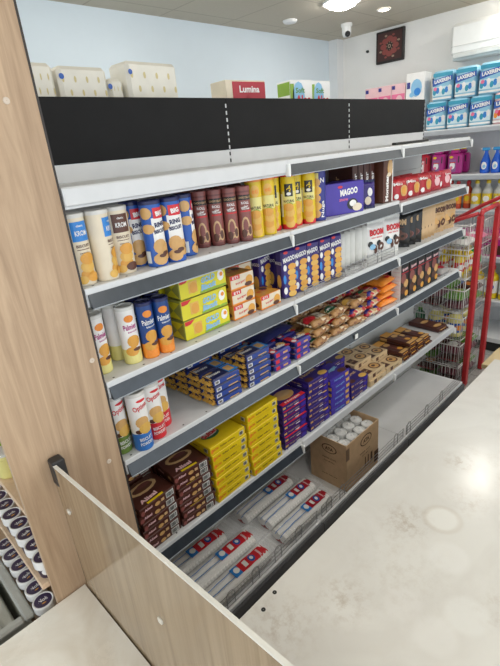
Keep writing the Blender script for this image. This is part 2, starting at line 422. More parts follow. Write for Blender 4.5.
# ------------------------------------------------------------------ shelving bays
JX = [0.523, 1.418, 2.318, 3.215]
FY, BY = 1.2, 1.512
DECK = [1.85, 1.58, 1.285, 0.995, 0.565]
names = ['beside the oak end board', 'in the middle of the run', 'next to the wire basket stand']
def fence(x0, x1, y, z0, h, loops):
    w = MB()
    for k in range(4): w.tube([(x0,y,z0+h*.9*k/3),(x1,y,z0+h*.9*k/3)], .0016, WIRE)
    for lx in loops:
        pts = [(lx-.022,y-.002,z0)] + [(lx+.022*math.cos(PI-a*PI/8), y-.002, z0+h*.8+.022*math.sin(a*PI/8)) for a in range(9)] + [(lx+.022,y-.002,z0)]
        w.tube(pts, .002, WIRE)
    for lx in (x0,x1): w.tube([(lx,y,z0),(lx,y,z0+h*.92)], .002, WIRE)
    return w
for i in range(3):
    x0, x1 = JX[i]+.001, JX[i+1]-.001; cx = (x0+x1)/2
    bay = empty('shelving_bay', (cx, 1.5, 0))
    D = Matrix.Translation((-cx,-1.5,0))
    def part(n, mb, par=None):
        ob = link(n, mb.mesh(n), par or bay)
        if par is None: ob.matrix_local = D
        return ob
    bp = MB()
    zs = [.10,.40,.72,1.04,1.36,1.68,1.815]
    for a, b in zip(zs, zs[1:]): bp.box((x0,BY,a+.001),(x1,BY+.012,b-.001), GREYB)
    part('back_panel', bp)
    part('header_panel', MB().box((x0,BY-.004,1.905),(x1,BY+.012,2.10), BLACK, .001))
    part('header_base', MB().box((x0,BY-.003,1.816),(x1,BY+.012,1.904), WHITE))
    up = MB().box((x1-.016,BY+.013,.002),(x1,BY+.06,2.09), WHITE)
    for z in [1.83+.026*k for k in range(10)]: up.box((x1-.006,BY-.0055,z),(x1,BY-.003,z+.014), DARK if z < 1.9 else WHITE)
    for z in [.60+.03*k for k in range(41)]: up.box((x1-.006,BY-.0025,z),(x1,BY-.001,z+.016), DARK)
    part('upright', up)
    part('rear_shelf', MB().box((x0,BY+.065,1.985),(x1,BY+.40,2.005), WHITE))
    for s, z in enumerate(DECK):
        plain = (s == 0 and i == 0) or (s == 4 and i > 0)
        dz = -.017 if (s == 1 and i == 2) else 0
        sh = MB().box((x0,FY,z-.02+dz),(x1,BY-.007,z+dz), WHITE, .002)
        sh.box((x0,FY+.004,z-.055+dz),(x1,FY+.012,z-.02+dz), WHITE)
        if plain: sh.box((x0,FY-.004,z-.048),(x1,FY+.003,z-.001), WHITE, .003)
        sh.box((x0,FY+.02,z-.05+dz),(x0+.004,BY-.007,z-.02+dz), WHITE); sh.box((x1-.004,FY+.02,z-.05+dz),(x1,BY-.007,z-.02+dz), WHITE)
        if not plain:
            for k in range(8): sh.box((x0+.03+k*.11,FY+.012,z+.0002+dz),(x0+.036+k*.11,FY+.018,z+.0006+dz), DARK)
        so = part('shelf', sh)
        if not plain:
            st = MB()
            t = .040
            st.add([(x0+.006,FY-.002,z-.018+dz),(x1-.006,FY-.002,z-.018+dz),(x1-.006,FY-.016,z-.018-t+dz),(x0+.006,FY-.016,z-.018-t+dz),
                    (x0+.006,FY+.003,z-.018+dz),(x1-.006,FY+.003,z-.018+dz),(x1-.006,FY+.003,z-.018-t+dz),(x0+.006,FY+.003,z-.018-t+dz)],
                   [(0,3,2,1),(4,5,6,7),(0,1,5,4),(2,3,7,6),(0,4,7,3),(1,2,6,5)], STRIP)
            st.box((x0+.006,FY-.018,z-.0195-t+dz),(x1-.006,FY-.013,z-.0165-t+dz), mat('channel_lip',(.36,.39,.42),.3))
            link('price_strip', st.mesh('price_strip'), so)
        ec = MB().box((x1-.012,FY-.020,z-.062+dz),(x1+.0005,FY+.004,z-.014+dz), CLIP, .004)
        link('end_clip', ec.mesh('end_clip'), so)
        if i == 1 and s == 3:
            link('price_tag', MB().box((1.86,FY-.019,.948),(1.885,FY-.0165,.972), WHITE2).mesh('price_tag'), so)
        if s == 2 and i in (1,):
            link('wire_fence', fence(1.82,2.30,FY+.012,z+.003,.055,(2.0,2.14)).mesh('wire_fence'), so)
        if s == 2 and i == 1: link('divider', fence(1.50,1.80,FY+.010,z+.003,.03,()).mesh('divider'), so)
    part('base_deck', MB().box((x0,1.10,.105),(x1,BY-.002,.125), mat('base_enamel',(.86,.87,.89),.28,var=.05,scale=5), .002))
    part('kickboard', MB().box((x0,1.115,.003),(x1,1.13,.104), DARK))
    part('front_channel', MB().box((x0,1.083,.06),(x1,1.099,.112), mat('base_channel',(.10,.105,.115),.35), .003))
    lo = {0:(0.62,0.8,.95,1.1,1.25), 1:(1.50,1.62,2.20), 2:(2.37,2.62,2.85)}[i]
    part('wire_fence', fence(x0+.02 if i else .66, x1-.02 if i != 1 else x1-.02, 1.112, .128, .075, lo))
    props(bay, f'grey and white metal shelving bay of biscuits {names[i]}', 'shelving', 'shelving bays of the biscuit run')
o = link('loose_rail', MB().box((-.19,-.012,0),(.19,.012,.012), DARK, .003).mesh('loose_rail')); o.location = (2.60,1.29,1.8515); o.rotation_euler = (0,0,-.02)
props(o, 'loose black rail lying on the empty top shelf', 'rail')

# ------------------------------------------------------------------ packaging colours
C = lambda n, c, r=.32, **k: mat('pack_'+n, c, r, var=.05, **k)
CREAM = C('cream',(.72,.63,.48)); BLUE = C('blue',(.02,.10,.42)); ROYAL = C('royal',(.025,.03,.22)); LBLUE = C('lightblue',(.03,.22,.62))
NAVY = C('navy',(.012,.016,.085)); PURP = C('purple',(.032,.016,.16)); VIOL = C('violet',(.055,.03,.32)); YEL = C('yellow',(.72,.52,.010)); YEL2 = C('deepyellow',(.66,.46,.012))
LEMON = C('lemon',(.68,.61,.02)); ORNG = C('orange',(.80,.26,.03)); AMBER = C('amber',(.68,.33,.05)); TAN = C('tan',(.58,.38,.19)); KRAFT = C('kraft',(.64,.47,.27))
BISC = C('biscuit',(.62,.36,.13)); GOLD = C('gold',(.70,.42,.09)); BROWN = C('brown',(.10,.035,.02)); CHOC = C('choc',(.070,.020,.014)); ROSE = C('rose',(.24,.075,.065)); ROSED = C('rosedark',(.15,.045,.04))
REDP = C('red',(.62,.02,.03)); CRIM = C('crimson',(.42,.012,.03)); MAG = C('magenta',(.40,.02,.20)); PINK = C('pink',(.75,.16,.30)); WHT = C('white',(.82,.81,.79)); PALE = C('pale',(.70,.70,.66)); BLK = C('black',(.012,.012,.013)); GRN = C('green',(.10,.26,.03)); LIME = C('lime',(.24,.40,.03)); LYEL = C('lightyellow',(.72,.65,.24)); SKY = C('sky',(.25,.50,.72)); TEAL = C('teal',(.03,.30,.45)); GREY = C('grey',(.35,.34,.33)); PINKL = C('palepink',(.78,.50,.52)); CARDW = C('cardwhite',(.66,.64,.60)); OLIVE = C('olive',(.30,.30,.05)); FOILG = C('darkgreen',(.02,.12,.05))

# ------------------------------------------------------------------ canisters
def can(key, cat_name, r, h, bands, lid, prints, lidh=.012):
    """bands: [(z_top, mat)]"""
    b = MB(); prof = [(r*.96,0.0),(r,.004)]; ms = [bands[0][1]]
    for z, mt in bands: prof.append((r, z)); ms.append(mt)
    b.lathe(prof, ms, 24)
    cm = cyl(r)
    for sh, mt, ly in prints: b.put(sh, cm, mt, ly)
    z1 = bands[-1][0]
    l = MB().lathe([(r+.0012,z1),(r+.0012,z1+lidh-.002),(r-.001,z1+lidh),(r-.006,z1+lidh),(r-.007,z1+lidh-.004),(.001,z1+lidh-.004)], lid, 24, cap=False)
    kind(key, cat_name, 'biscuit tube', [('body', b.mesh(key)), ('lid', l.mesh(key+'_lid'))])
T = text
H = .20
def krom(key, blk, rad=.033):
    p = [(rect(-.026,.125,.026,.178,6), blk, 0), (T('KROM',0,.147,.034,.014), WHT, 1), (T('classic',0,.167,.02,.006), WHT, 1), (T('BISCUIT',0,.112,.04,.008), BROWN, 1), (rect(-.02,.101,.02,.103,4), BROWN, 0)]
    for k in range(3): p.append((ell(-.002+.003*k,.032+.022*k,.022,.017), (AMBER,GOLD,AMBER)[k], 1+k))
    p += [(ell(.012,.022,.02,.013), BROWN if blk is BROWN else AMBER, 5), (ell(-.02,.018,.014,.012), GOLD, 4), (T('crispy',.0,.092,.03,.005), BROWN, 1)]
    can(key, 'biscuit_tube', rad, H, [(.188,CREAM)], CARDW, p)
krom('krom_blue', LBLUE); krom('krom_brown', BROWN, .037)
def big():
    p = [(grid(-.022,.052,.050,.150,8,1), WHT, 0), (T('BIG',.008,.163,.028,.015,.12,0,.05), WHT, 2), (rect(-.014,.148,.031,.180,5), REDP, 1),
         (T('RING',.004,.130,.036,.015,.1,0,.04), NAVY, 2), (T('BISCUIT',.004,.110,.044,.012,.1,0,.04), NAVY, 2),
         (ell(-.038,.165,.02,.018), BISC, 1), (ell(-.036,.118,.022,.015), BISC, 1), (ell(-.004,.062,.023,.024), BISC, 3), (ell(.022,.045,.023,.026), BISC, 4), (ell(-.008,.024,.024,.019), BISC, 5), (ell(-.002,.034,.012,.006), BROWN, 6), (ell(.010,.040,.012,.007), BROWN, 5), (ell(.038,.05,.016,.02), BISC, 2), (ell(.036,.045,.009,.006), BROWN, 4), (rect(-.06,.012,-.04,.05,3), PALE, 1)]
    can('big', 'biscuit_tube', .033, H, [(.19,BLUE)], NAVY, p)
big()
def chocr():
    p = [(rect(-.033,.150,.033,.168,6), BLK, 0), (T('CHOCOLATE',0,.159,.05,.007), TAN, 1), (T('ROLL',0,.140,.03,.009), WHT, 1), (T('wafer',-.004,.126,.028,.008,.2), WHT, 1), (rect(-.02,.108,.024,.113,4), REDP, 0), (T('cocoa cream',0,.119,.03,.005), WHT, 1),
         (ell(-.004,.055,.016,.036), TAN, 0), (ell(-.004,.055,.010,.028), ROSE, 1), (ell(.011,.040,.012,.022), TAN, 1), (ell(.011,.04,.007,.016), BROWN, 2), (ell(-.012,.03,.010,.016), BROWN, 2)]
    can('chocr', 'wafer_roll_tube', .026, H-.004, [(.012,ROSED),(.176,ROSE),(.182,ROSED)], ROSE, p, .016)
chocr()
def yell(key, base, blk, bot):
    p = [(grid(-.03,.100,.03,.150,8,1), LYEL, 0), (T('NATURAL',0,.112,.044,.011), BLK, 1), (ell(0,.095,.016,.012), LIME, 2)]
    if blk: p += [(rect(-.017,.13,.017,.178,4), BLK, 1), (T('4',0,.16,.018,.024), YEL, 2), (ell(.0,.140,.01,.006), WHT, 1), (rect(-.042,.05,-.026,.14,3), WHT, 0)]
    else: p += [(ell(0,.172,.018,.022), GOLD, 0), (T('eti',.0,.172,.022,.016), ORNG, 1)]
    for k in range(4): p.append((ell(.003*(-1)**k,.022+.022*k,.021,.016), (GOLD,AMBER,GOLD,AMBER)[k], k))
    can(key, 'biscuit_tube', .031, .215, [(.02,bot),(.205,base)], ORNG if not blk else REDP, p, .010)
yell('yel', YEL2, False, YEL2); yell('yelb', YEL, True, REDP)
def creamblue():
    p = [(grid(-.045,.02,-.004,.2,6,1), LYEL, 0)]
    for k in range(5): p.append((ell(-.014+.004*(k%2),.03+.033*k,.018,.017), (BISC,GOLD)[k%2], 1+k%2))
    p += [(T('Nuga',.014,.05,.07,.018,PI/2), WHT, 3), (T('N',.012,.17,.018,.02), WHT, 3)]
    can('creamblue', 'biscuit_tube', .034, .215, [(.205,ROYAL)], ROYAL, p, .008)
creamblue()
def palm(key, base, tcol, bot, rad=.030):
    h = .192
    p = [(T('Palmier',0,.128,.044,.018,.1), tcol, 1), (T('biscuit',.006,.112,.032,.006,.1), tcol, 1), (ell(0,.155,.016,.012), ORNG, 0), (ell(.004,.078,.022,.021), AMBER, 1), (ell(-.006,.045,.022,.016), AMBER, 2), (ell(.01,.05,.014,.006), BROWN, 3)]
    for k in range(3): p.append((ell(0,.012+.012*k,.024,.008), bot, 1))
    can(key, 'biscuit_tube', rad, h, [(.052,bot),(h-.01,base)], PALE if base is WHT else NAVY, p)
palm('palm_white', WHT, MAG, LYEL); palm('palm_blue', C('palmblue',(.012,.055,.22)), WHT, ORNG, .0275)
def opti(key, bot):
    p = [(T('Optima',0,.163,.052,.024,.25), REDP, 1), (ell(.006,.187,.018,.005), REDP, 1), (ell(-.002,.108,.024,.022), BISC, 1), (ell(.006,.084,.024,.02), GOLD, 2), (T('BISCUIT',0,.046,.044,.012,.1), WHT, 2), (T('POWDER',0,.028,.044,.012,.1), WHT, 2), (ell(-.02,.075,.012,.008), BROWN, 1)]
    can(key, 'biscuit_tube', .0325, .215, [(.066,bot),(.203,WHT)], CARDW, p)
opti('opti_green', C('bottle_green',(.12,.20,.03))); opti('opti_blue', C('optblue',(.03,.16,.50))); opti('opti_red', REDP)

s1 = DECK[1]+.0008
def row(key, pts, z, labels, group, rzs=None):
    for k, ((x, y), lb) in enumerate(zip(pts, labels)):
        spawn(key, (x, y, z), lb, group, rzs[k] if rzs else random.uniform(-.25,.15))
g = 'tall biscuit tubes on the upper shelf'
row('krom_blue', [(.556,1.255),(.624,1.246)], s1, ['cream biscuit tube with blue label touching the oak end board','second cream biscuit tube with blue label from the end board'], g, [.1,.75])
row('krom_brown', [(.694,1.268)], s1, ['cream biscuit tube with dark brown label beside the blue-labelled tubes'], g, [-.1])
row('big', [(.775,1.308),(.803,1.243),(.873,1.238),(.947,1.270)], s1, ['blue tube of round biscuits behind, between brown label and blue pair','blue ring biscuit tube in front, nearer the brown-labelled tube','blue ring biscuit tube in front, nearer the pink wafer tubes','blue biscuit tube turned sideways beside the pink wafer tubes'], g, [-.2,.05,-.35,.75])
row('chocr', [(1.010,1.342),(1.059,1.316),(1.108,1.290),(1.157,1.265),(1.209,1.245)], s1, [f'dusty pink chocolate wafer roll tube, {ORD[k]} in its slanting row' for k in range(5)], g, [-.5]*5)
row('chocr', [(1.085,1.40),(1.145,1.38),(1.205,1.36),(1.265,1.345)], s1, [f'dusty pink wafer roll tube in the back row, {ORD[k]} along' for k in range(4)], g)
row('yel', [(1.277,1.256),(1.344,1.250)], s1, ['golden yellow biscuit tube standing next to the pink wafer tubes','golden yellow biscuit tube standing next to the red-based tubes'], g, [-.6,-.65])
row('yelb', [(1.412,1.285),(1.470,1.248),(1.537,1.272),(1.601,1.250)], s1, [f'yellow biscuit tube with black label and red base, {ORD[k]} along' for k in range(4)], g, [-.75,-.8,-.5,-.8])
row('yel', [(1.352,1.322),(1.46,1.35),(1.55,1.345)], s1, [f'golden yellow biscuit tube in the back row, {ORD[k]} along' for k in range(3)], g)
row('creamblue', [(1.674,1.252)], s1, ['dark blue and cream biscuit tube beside the purple box'], g, [-.7])
s2 = DECK[2]+.0008
g = 'biscuit tubes on the middle shelf'
row('palm_white', [(.562,1.285),(.590,1.345),(.652,1.335),(.664,1.268)], s2, ['white biscuit tube with orange logo touching the oak end board','white biscuit tube behind the one touching the end board','white biscuit tube standing behind the front white pair','white biscuit tube with orange logo next to the blue tubes'], g, [.15,.2,1.2,-.2])
row('palm_blue', [(.724,1.252),(.782,1.243),(.735,1.330),(.797,1.318)], s2, ['blue biscuit tube with orange cookies beside the white tube','blue biscuit tube with orange cookies beside the yellow cartons','blue biscuit tube in the second row, nearer the white tubes','blue biscuit tube in the second row, nearer the yellow cartons'], g, [-.2,-.3,.1,.2])
s3 = DECK[3]+.0008
g = 'biscuit tubes on the lower middle shelf'
row('opti_green', [(.557,1.264)], s3, ['white biscuit tube with a green base by the end board'], g, [.1])
row('opti_blue', [(.615,1.222)], s3, ['white biscuit tube with a blue base between green and red'], g, [-.1])
row('opti_red', [(.682,1.240),(.737,1.285),(.686,1.346)], s3, ['white biscuit tube with a red base at the row front','white biscuit tube with a red base, second from the front','white biscuit tube with a red base, rearmost of its row'], g, [-.15,-.3,-.2])
row('opti_green', [(.60,1.34)], s3, ['white biscuit tube with green base standing in the second row'], g, [.1])

# ------------------------------------------------------------------ cartons
def carton(key, name, w, d, h, base, front=(), top=(), side=(), r=.002, cat='biscuit box', extra=None):
    b = MB().box((-w/2,-d/2,0),(w/2,d/2,h), base, r)
    fm = plane((0,-d/2,h/2),(1,0,0),(0,0,1)); tm = plane((0,0,h),(1,0,0),(0,1,0)); lm = plane((-w/2,0,h/2),(0,-1,0),(0,0,1)); rm = plane((w/2,0,h/2),(0,1,0),(0,0,1))
    for s_, m_, l_ in front: b.put(s_, fm, m_, l_)
    for s_, m_, l_ in top: b.put(s_, tm, m_, l_)
    mu_ = max([abs(u) for s_, m_, l_ in side for u, v in s_[0]] + [1e-6]); k_ = min(1.0, (d/2-.002)/mu_)   # keep side prints on the face
    side = [(([(u*k_, v) for u, v in s_[0]], s_[1]), m_, l_) for s_, m_, l_ in side]
    for s_, m_, l_ in side: b.put(s_, lm, m_, l_); b.put(s_, rm, m_, l_)
    if extra: extra(b)
    kind(key, name, cat, b.mesh(key))
# yellow-green bar cartons on the middle shelf
fr = [(rect(-.108,-.035,.108,.035), LEMON, 0), (rect(-.02,-.034,.106,-.026), LIME, 1), (rect(-.070,-.022,-.03,.020), GOLD, 1), (ell(-.048,-.004,.018,.020), AMBER, 2), (T('GOLD',.022,.012,.065,.022,.05,.2,.05), SKY, 3), (T('Biscuit',.022,-.014,.07,.022,.05,.2,.05), SKY, 3), (ell(.082,.008,.016,.02), WHT, 2), (ell(.086,.012,.008,.008), ORNG, 3), (T('NEW',-.094,.022,.02,.008), REDP, 3), (poly([(-.106,.034),(-.06,.034),(-.08,.02),(-.106,.02)]), REDP, 2)]
carton('lemon', 'biscuit_carton', .220, .085, .074, OLIVE, fr, [(rect(-.10,-.035,.10,.035), LEMON, 0), (T('GOLD',0,0,.1,.03), SKY, 1), (ell(-.07,0,.02,.02), AMBER, 1)], [(rect(-.04,-.03,.04,.03), LEMON, 0), (poly([(-.04,-.03),(.0,-.002),(-.04,.03)]), OLIVE, 1), (poly([(.04,-.03),(.0,-.002),(.04,.03)]), OLIVE, 1)], r=.006)
stack('lemon', 3, (.972,1.288,s2), .0755, 'lemon yellow biscuit carton', 'front pile behind the price strip', 'yellow cartons on the middle shelf', 0.02, .003, .01)
stack('lemon', 3, (.955,1.386,s2), .0755, 'lemon yellow biscuit carton', 'rear pile behind the yellow front pile', 'yellow cartons on the middle shelf', 0.02, .003, .01)
fr = [(rect(-.06,-.028,.06,.028), CREAM, 0), (rect(-.06,.012,-.012,.028), REDP, 1), (T('ETI',-.036,.020,.03,.010), WHT, 2), (T('burger',-.01,-.004,.05,.012,.1), REDP, 1), (ell(.036,-.004,.02,.02), AMBER, 1), (ell(.03,-.018,.02,.009), BROWN, 2), (rect(-.06,-.028,.06,-.022), ORNG, 1)]
carton('orange', 'biscuit_carton', .122, .10, .058, ORNG, fr, [(rect(-.055,-.045,.055,.045), AMBER, 0), (T('ETI',0,0,.05,.02), REDP, 1), (ell(.03,.02,.018,.018), BROWN, 1)], [(rect(-.045,-.026,.045,.026), AMBER, 0), (T('ETI',0,.008,.04,.014), REDP, 1), (ell(.02,-.01,.018,.01), BROWN, 1)])
g = 'orange cartons on the middle shelf'
stack('orange', 3, (1.165,1.292,s2), .0592, 'small orange biscuit carton', 'front pile touching the yellow cartons', g, .0, .003, .02)
stack('orange', 1, (1.310,1.285,s2), .0592, 'small orange biscuit carton lying alone in front', 'next to the purple packs', g, .02)
stack('orange', 3, (1.262,1.402,s2), .0592, 'small orange biscuit carton', 'rear pile nearest the lone carton', g, .0, .003, .02)
stack('orange', 3, (1.135,1.405,s2), .0592, 'small orange biscuit carton', 'rear pile behind the orange front pile', g, .0, .003, .02)
# purple standing packs with waffles
fr = [(T('MAGOO',-.002,.066,.062,.022,.16,0,.05), WHT, 2), (ell(-.018,.094,.012,.006), REDP, 2)]
for k in range(6): fr.append((ell(.010+.003*(k%2),-.088+.024*k,.022,.014), (GOLD,AMBER)[k%2], 1+k%2))
fr += [(ell(-.026,-.07,.010,.016), WHT, 1), (ell(-.028,-.02,.008,.02), LBLUE, 1), (ell(-.024,.03,.009,.014), WHT, 1)]
carton('magoo', 'wafer_pack', .077, .050, .212, PURP, fr, [], [(T('MAGOO',0,.05,.045,.014), WHT, 1), (ell(0,-.03,.015,.03), GOLD, 1)], r=.008, cat='wafer pack')
g = 'purple wafer packs on the middle shelf'
for k, (x, y, rz) in enumerate(((1.446,1.262,-.22),(1.534,1.270,-.2),(1.618,1.270,-.22),(1.702,1.262,-.2),(1.785,1.258,-.22))):
    spawn('magoo', (x,y,s2), f'purple upright wafer pack with golden waffles, {ORD[k]} in the front row', g, rz)
for k, (x, y) in enumerate(((1.385,1.352),(1.475,1.345),(1.565,1.352),(1.655,1.35))):
    spawn('magoo', (x,y,s2), f'purple upright wafer pack with golden waffles, {ORD[k]} in the back row', g, .1)
# purple gift box on the upper shelf
fr = [(T('MAGOO',.03,.028,.10,.03,.08,0,.05), WHT, 1), (ell(.05,-.03,.032,.026), BLK, 1), (ell(.078,-.046,.028,.018), CREAM, 2), (ell(.052,-.026,.020,.015), WHT, 2), (T('snow',.0,-.006,.05,.011), PINK, 1), (ell(-.02,.052,.014,.006), REDP, 1), (rect(-.10,-.05,-.07,-.02), VIOL, 1), (ell(-.05,-.05,.02,.012), VIOL, 1)]
carton('magbox', 'cake_box', .235, .10, .142, VIOL, fr, [], [(T('MAGOO',0,.02,.06,.02), WHT, 1)], cat='cake box')
spawn('magbox', (1.852,1.275,s1), 'purple cake box with white lettering and cookie picture, slightly turned', None, -.32)
# tall dark slabs
fr = [(T('Monster',0,-.02,.16,.026,PI/2), WHT, 1)]
lm = [(T('Monster',-.02,-.025,.15,.028,PI/2), TAN, 1)]
carton('monster', 'chocolate_box', .040, .15, .21, CHOC, fr, [], lm, cat='chocolate box')
def cookie(b):
    m_ = plane((0,-.075,.103),(1,0,0),(0,0,1))
    b.put(T('Monster',-.012,-.03,.13,.028,PI/2,0,.05), m_, WHT, 2); b.put(ell(.014,.066,.024,.04), m_, BISC, 1); b.put(ell(.016,.066,.016,.03), m_, TAN, 2); b.put(rect(.034,-.10,.042,.10), m_, WHT, 1); b.put(ell(.004,.035,.018,.01), m_, CREAM, 3)
carton('monsterx', 'chocolate_box', .084, .15, .21, BROWN, [], [], lm, cat='chocolate box', extra=cookie)
s1c = s1-.017
for k, x in enumerate((2.012,2.057,2.102,2.147)):
    spawn('monster', (x,1.350-.004*k,s1), f'tall dark chocolate box with white script, {ORD[k]} along its row', 'tall chocolate boxes on the upper shelf', -.05)
spawn('monsterx', (2.226,1.292,s1), 'tall brown chocolate box with a big cookie picture', 'tall chocolate boxes on the upper shelf', -.05)

# ------------------------------------------------------------------ pillow packs
def pillow_mb(L, W, TH, base, crimpc=None, nu=16, nv=8, wr=.12, seed=1, prints=(), crimp=.012):
    rnd = random.Random(seed); ph = [rnd.uniform(0,6) for _ in range(6)]
    def hgt(u, v):
        a, b = min(1,abs(2*u/L)), min(1,abs(2*v/W))
        e = max(0,(1-a**5))**.6 * max(0,(1-b**4))**.6
        w = 1 + wr*(math.sin(38*u/L+ph[0]+5*v/W)*.5+math.sin(13*v/W+ph[1]+9*u/L)*.5)*(.35+a)
        return TH/2*e*w
    b = MB(); vs = []; fs = []
    for sgn in (1,-1):
        o0 = len(vs)
        for i in range(nu+1):
            for j in range(nv+1):
                u = -L/2+L*i/nu; v = -W/2+W*j/nv
                vs.append((u, v, sgn*hgt(u,v)))
        for i in range(nu):
            for j in range(nv):
                q = (o0+i*(nv+1)+j, o0+(i+1)*(nv+1)+j, o0+(i+1)*(nv+1)+j+1, o0+i*(nv+1)+j+1)
                fs.append(q if sgn > 0 else tuple(reversed(q)))
    b.add(vs, fs, base, True)
    for sx in (-1,1):   # zig-zag crimped ends
        n = 10; cv = []; cf = []
        for k in range(n+1):
            v = -W/2+W*k/n; z = .0018*(-1)**k
            cv += [(sx*L/2,v,z),(sx*(L/2+crimp),v,z)]
        for k in range(n): cf.append((2*k,2*k+1,2*k+3,2*k+2))
        b.add(cv, cf, crimpc or base)
    mp = lambda u, v, k=0: Vector((u, v, hgt(u,v)+.0016+.0006*k))
    mb_ = lambda u, v, k=0: Vector((-u, v, -hgt(u,v)-.0012-.0006*k))
    for s_, m_, l_ in prints:
        b.put(s_, mp, m_, l_); b.put(s_, mb_, m_, l_)
    return b
def lying(key, name, cat, mb, TH): 
    mb.xform(Matrix.Translation((0,0,TH*.42))); mb.v = [(x,y,max(z,0)) for x,y,z in mb.v]; kind(key, name, cat, mb.mesh(key))
def standing(key, name, cat, mb, L, crimp=.012):
    # long axis up, printed side to -Y
    mb.xform(Matrix.Translation((0,0,L/2+crimp)) @ Matrix.Rotation(PI/2,4,'X') @ Matrix.Rotation(PI/2,4,'Z')); kind(key, name, cat, mb.mesh(key))
def upright(key, name, cat, mb, W):
    # long axis along X, printed side to -Y, resting on its long edge
    mb.xform(Matrix.Translation((0,0,W/2)) @ Matrix.Rotation(PI/2,4,'X')); kind(key, name, cat, mb.mesh(key))

# purple pouch leaning by the cake box
standing('purpouch','wafer_pouch','wafer pouch', pillow_mb(.11,.075,.03,PURP,NAVY,prints=[(ell(-.03,0,.02,.016),CREAM,0),(ell(.01,-.01,.02,.012),WHT,0)]), .11)
spawn('purpouch', (2.015,1.212,s1), 'dark purple pouch leaning at the shelf edge beside the cake box', None, -.7, -.1)
# red packs in the last bay
upright('redpack','biscuit_pack','biscuit pack', pillow_mb(.125,.115,.045,C('deepred',(.42,.012,.02)),CRIM,prints=[(ell(.012,-.004,.032,.030),BISC,1),(ell(.012,-.004,.022,.02),AMBER,2),(T('Minu',-.03,.034,.06,.016),WHT,2),(ell(-.045,-.03,.014,.014),WHT,1),(rect(-.06,-.05,.06,-.044),CRIM,1),(ell(.05,.03,.012,.012),WHT,1)],seed=3), .115)
s1c = DECK[1]-.017+.0008
for r_, y in enumerate((1.250,1.308,1.366)):
    for q, x in enumerate((2.405,2.555,2.705)):
        spawn('redpack', (x+random.uniform(-.004,.004), y, s1c), f'red biscuit pack, {("front","middle","back")[r_]} row, {ORD[q]} from the tall boxes', 'red biscuit packs on the upper shelf', -.10+random.uniform(-.05,.05), -.05)
upright('pinkpack','biscuit_pack','biscuit pack', pillow_mb(.12,.11,.045,CRIM,REDP,prints=[(ell(-.01,0,.028,.026),PINKL,1),(T('Love',.0,.03,.06,.014),WHT,2),(ell(.035,-.02,.014,.016),WHT,1)],seed=8), .11)
for q, (x, y) in enumerate(((2.86,1.255),(3.005,1.255),(2.93,1.325))):
    spawn('pinkpack', (x,y,s1c), f'crimson pack with pale heart shape, {ORD[q]} beyond the red packs', 'crimson packs on the upper shelf', -.12, -.05)

# white carry bags, black and tan packs on the middle shelf
def boom(key, base, tcol, d1, d2, h=.175, w=.15, th=.05):
    mb = pillow_mb(h, w, th, base, PALE if base is WHT else base, wr=.10, seed=11, crimp=.018,
        prints=[(T('BOOM',.045,0,.10,.034,-PI/2,0,.06), tcol, 2)] + [(ell(-.035+.02*(q%2),-.045+.03*q,.016,.016), (d1,d2,d1,d2)[q], 1) for q in range(4)] + [(ell(-.036,-.032,.024,.024), BROWN, 2), (ell(-.036,-.032,.009,.009), base, 3), (ell(-.03,.03,.016,.02), SKY if base is WHT else d2, 2), (ell(-.055,.006,.016,.012), d1, 3), (T('mini donut',.018,0,.08,.01,-PI/2), tcol if base is WHT else d2, 2)])
    standing(key, 'snack_bag', 'snack bag', mb, h, .018)
boom('boomw', WHT, REDP, BROWN, BLK); boom('boomk', BLK, TAN, ROSE, BROWN); boom('boomt', TAN, BROWN, BROWN, BISC); boom('boomtn', C('tanlight',(.66,.45,.24)), BROWN, BROWN, BISC, th=.034)
mb = pillow_mb(.175,.15,.04,PALE,GREY,wr=.14,seed=21,crimp=.02); standing('bagplain','snack_bag','snack bag', mb, .175, .02)
g = 'white snack bags on the middle shelf'
for q in range(5):
    spawn('bagplain', (1.862+.053*q,1.330+.004*(q%3),s2), f'plain white snack bag standing edgewise, {ORD[q]} from the purple packs', g, -PI/2+.35, 0, .0)
for q, (x, y) in enumerate(((2.182,1.275),(2.345,1.268))):
    spawn('boomw', (x,y,s2), ('white snack bag with red lettering, beside the plain white bags','white snack bag with red lettering, beside the black bags')[q], g, -.22)
for q in range(3):
    spawn('bagplain', (2.18+.16*q,1.40,s2), f'white snack bag in the second row, {ORD[q]} along', g, -.2)
for q in range(3):
    spawn('boomk', (2.485+.075*q,1.30,s2), f'black snack bag with pink donuts, {ORD[q]} after the white bags', 'black snack bags on the middle shelf', -1.0)
for q in range(4):
    spawn('boomtn', (2.720+.046*q,1.32,s2), f'tan snack bag standing edgewise, {ORD[q]} after the black bags', 'tan snack bags on the middle shelf', -1.25)
for q, (x, y) in enumerate(((2.965,1.275),(3.115,1.268))):
    spawn('boomt', (x,y,s2), ('tan snack bag facing the aisle, nearer the black bags','tan snack bag facing the aisle at the shelf end')[q], 'tan snack bags on the middle shelf', -.22)

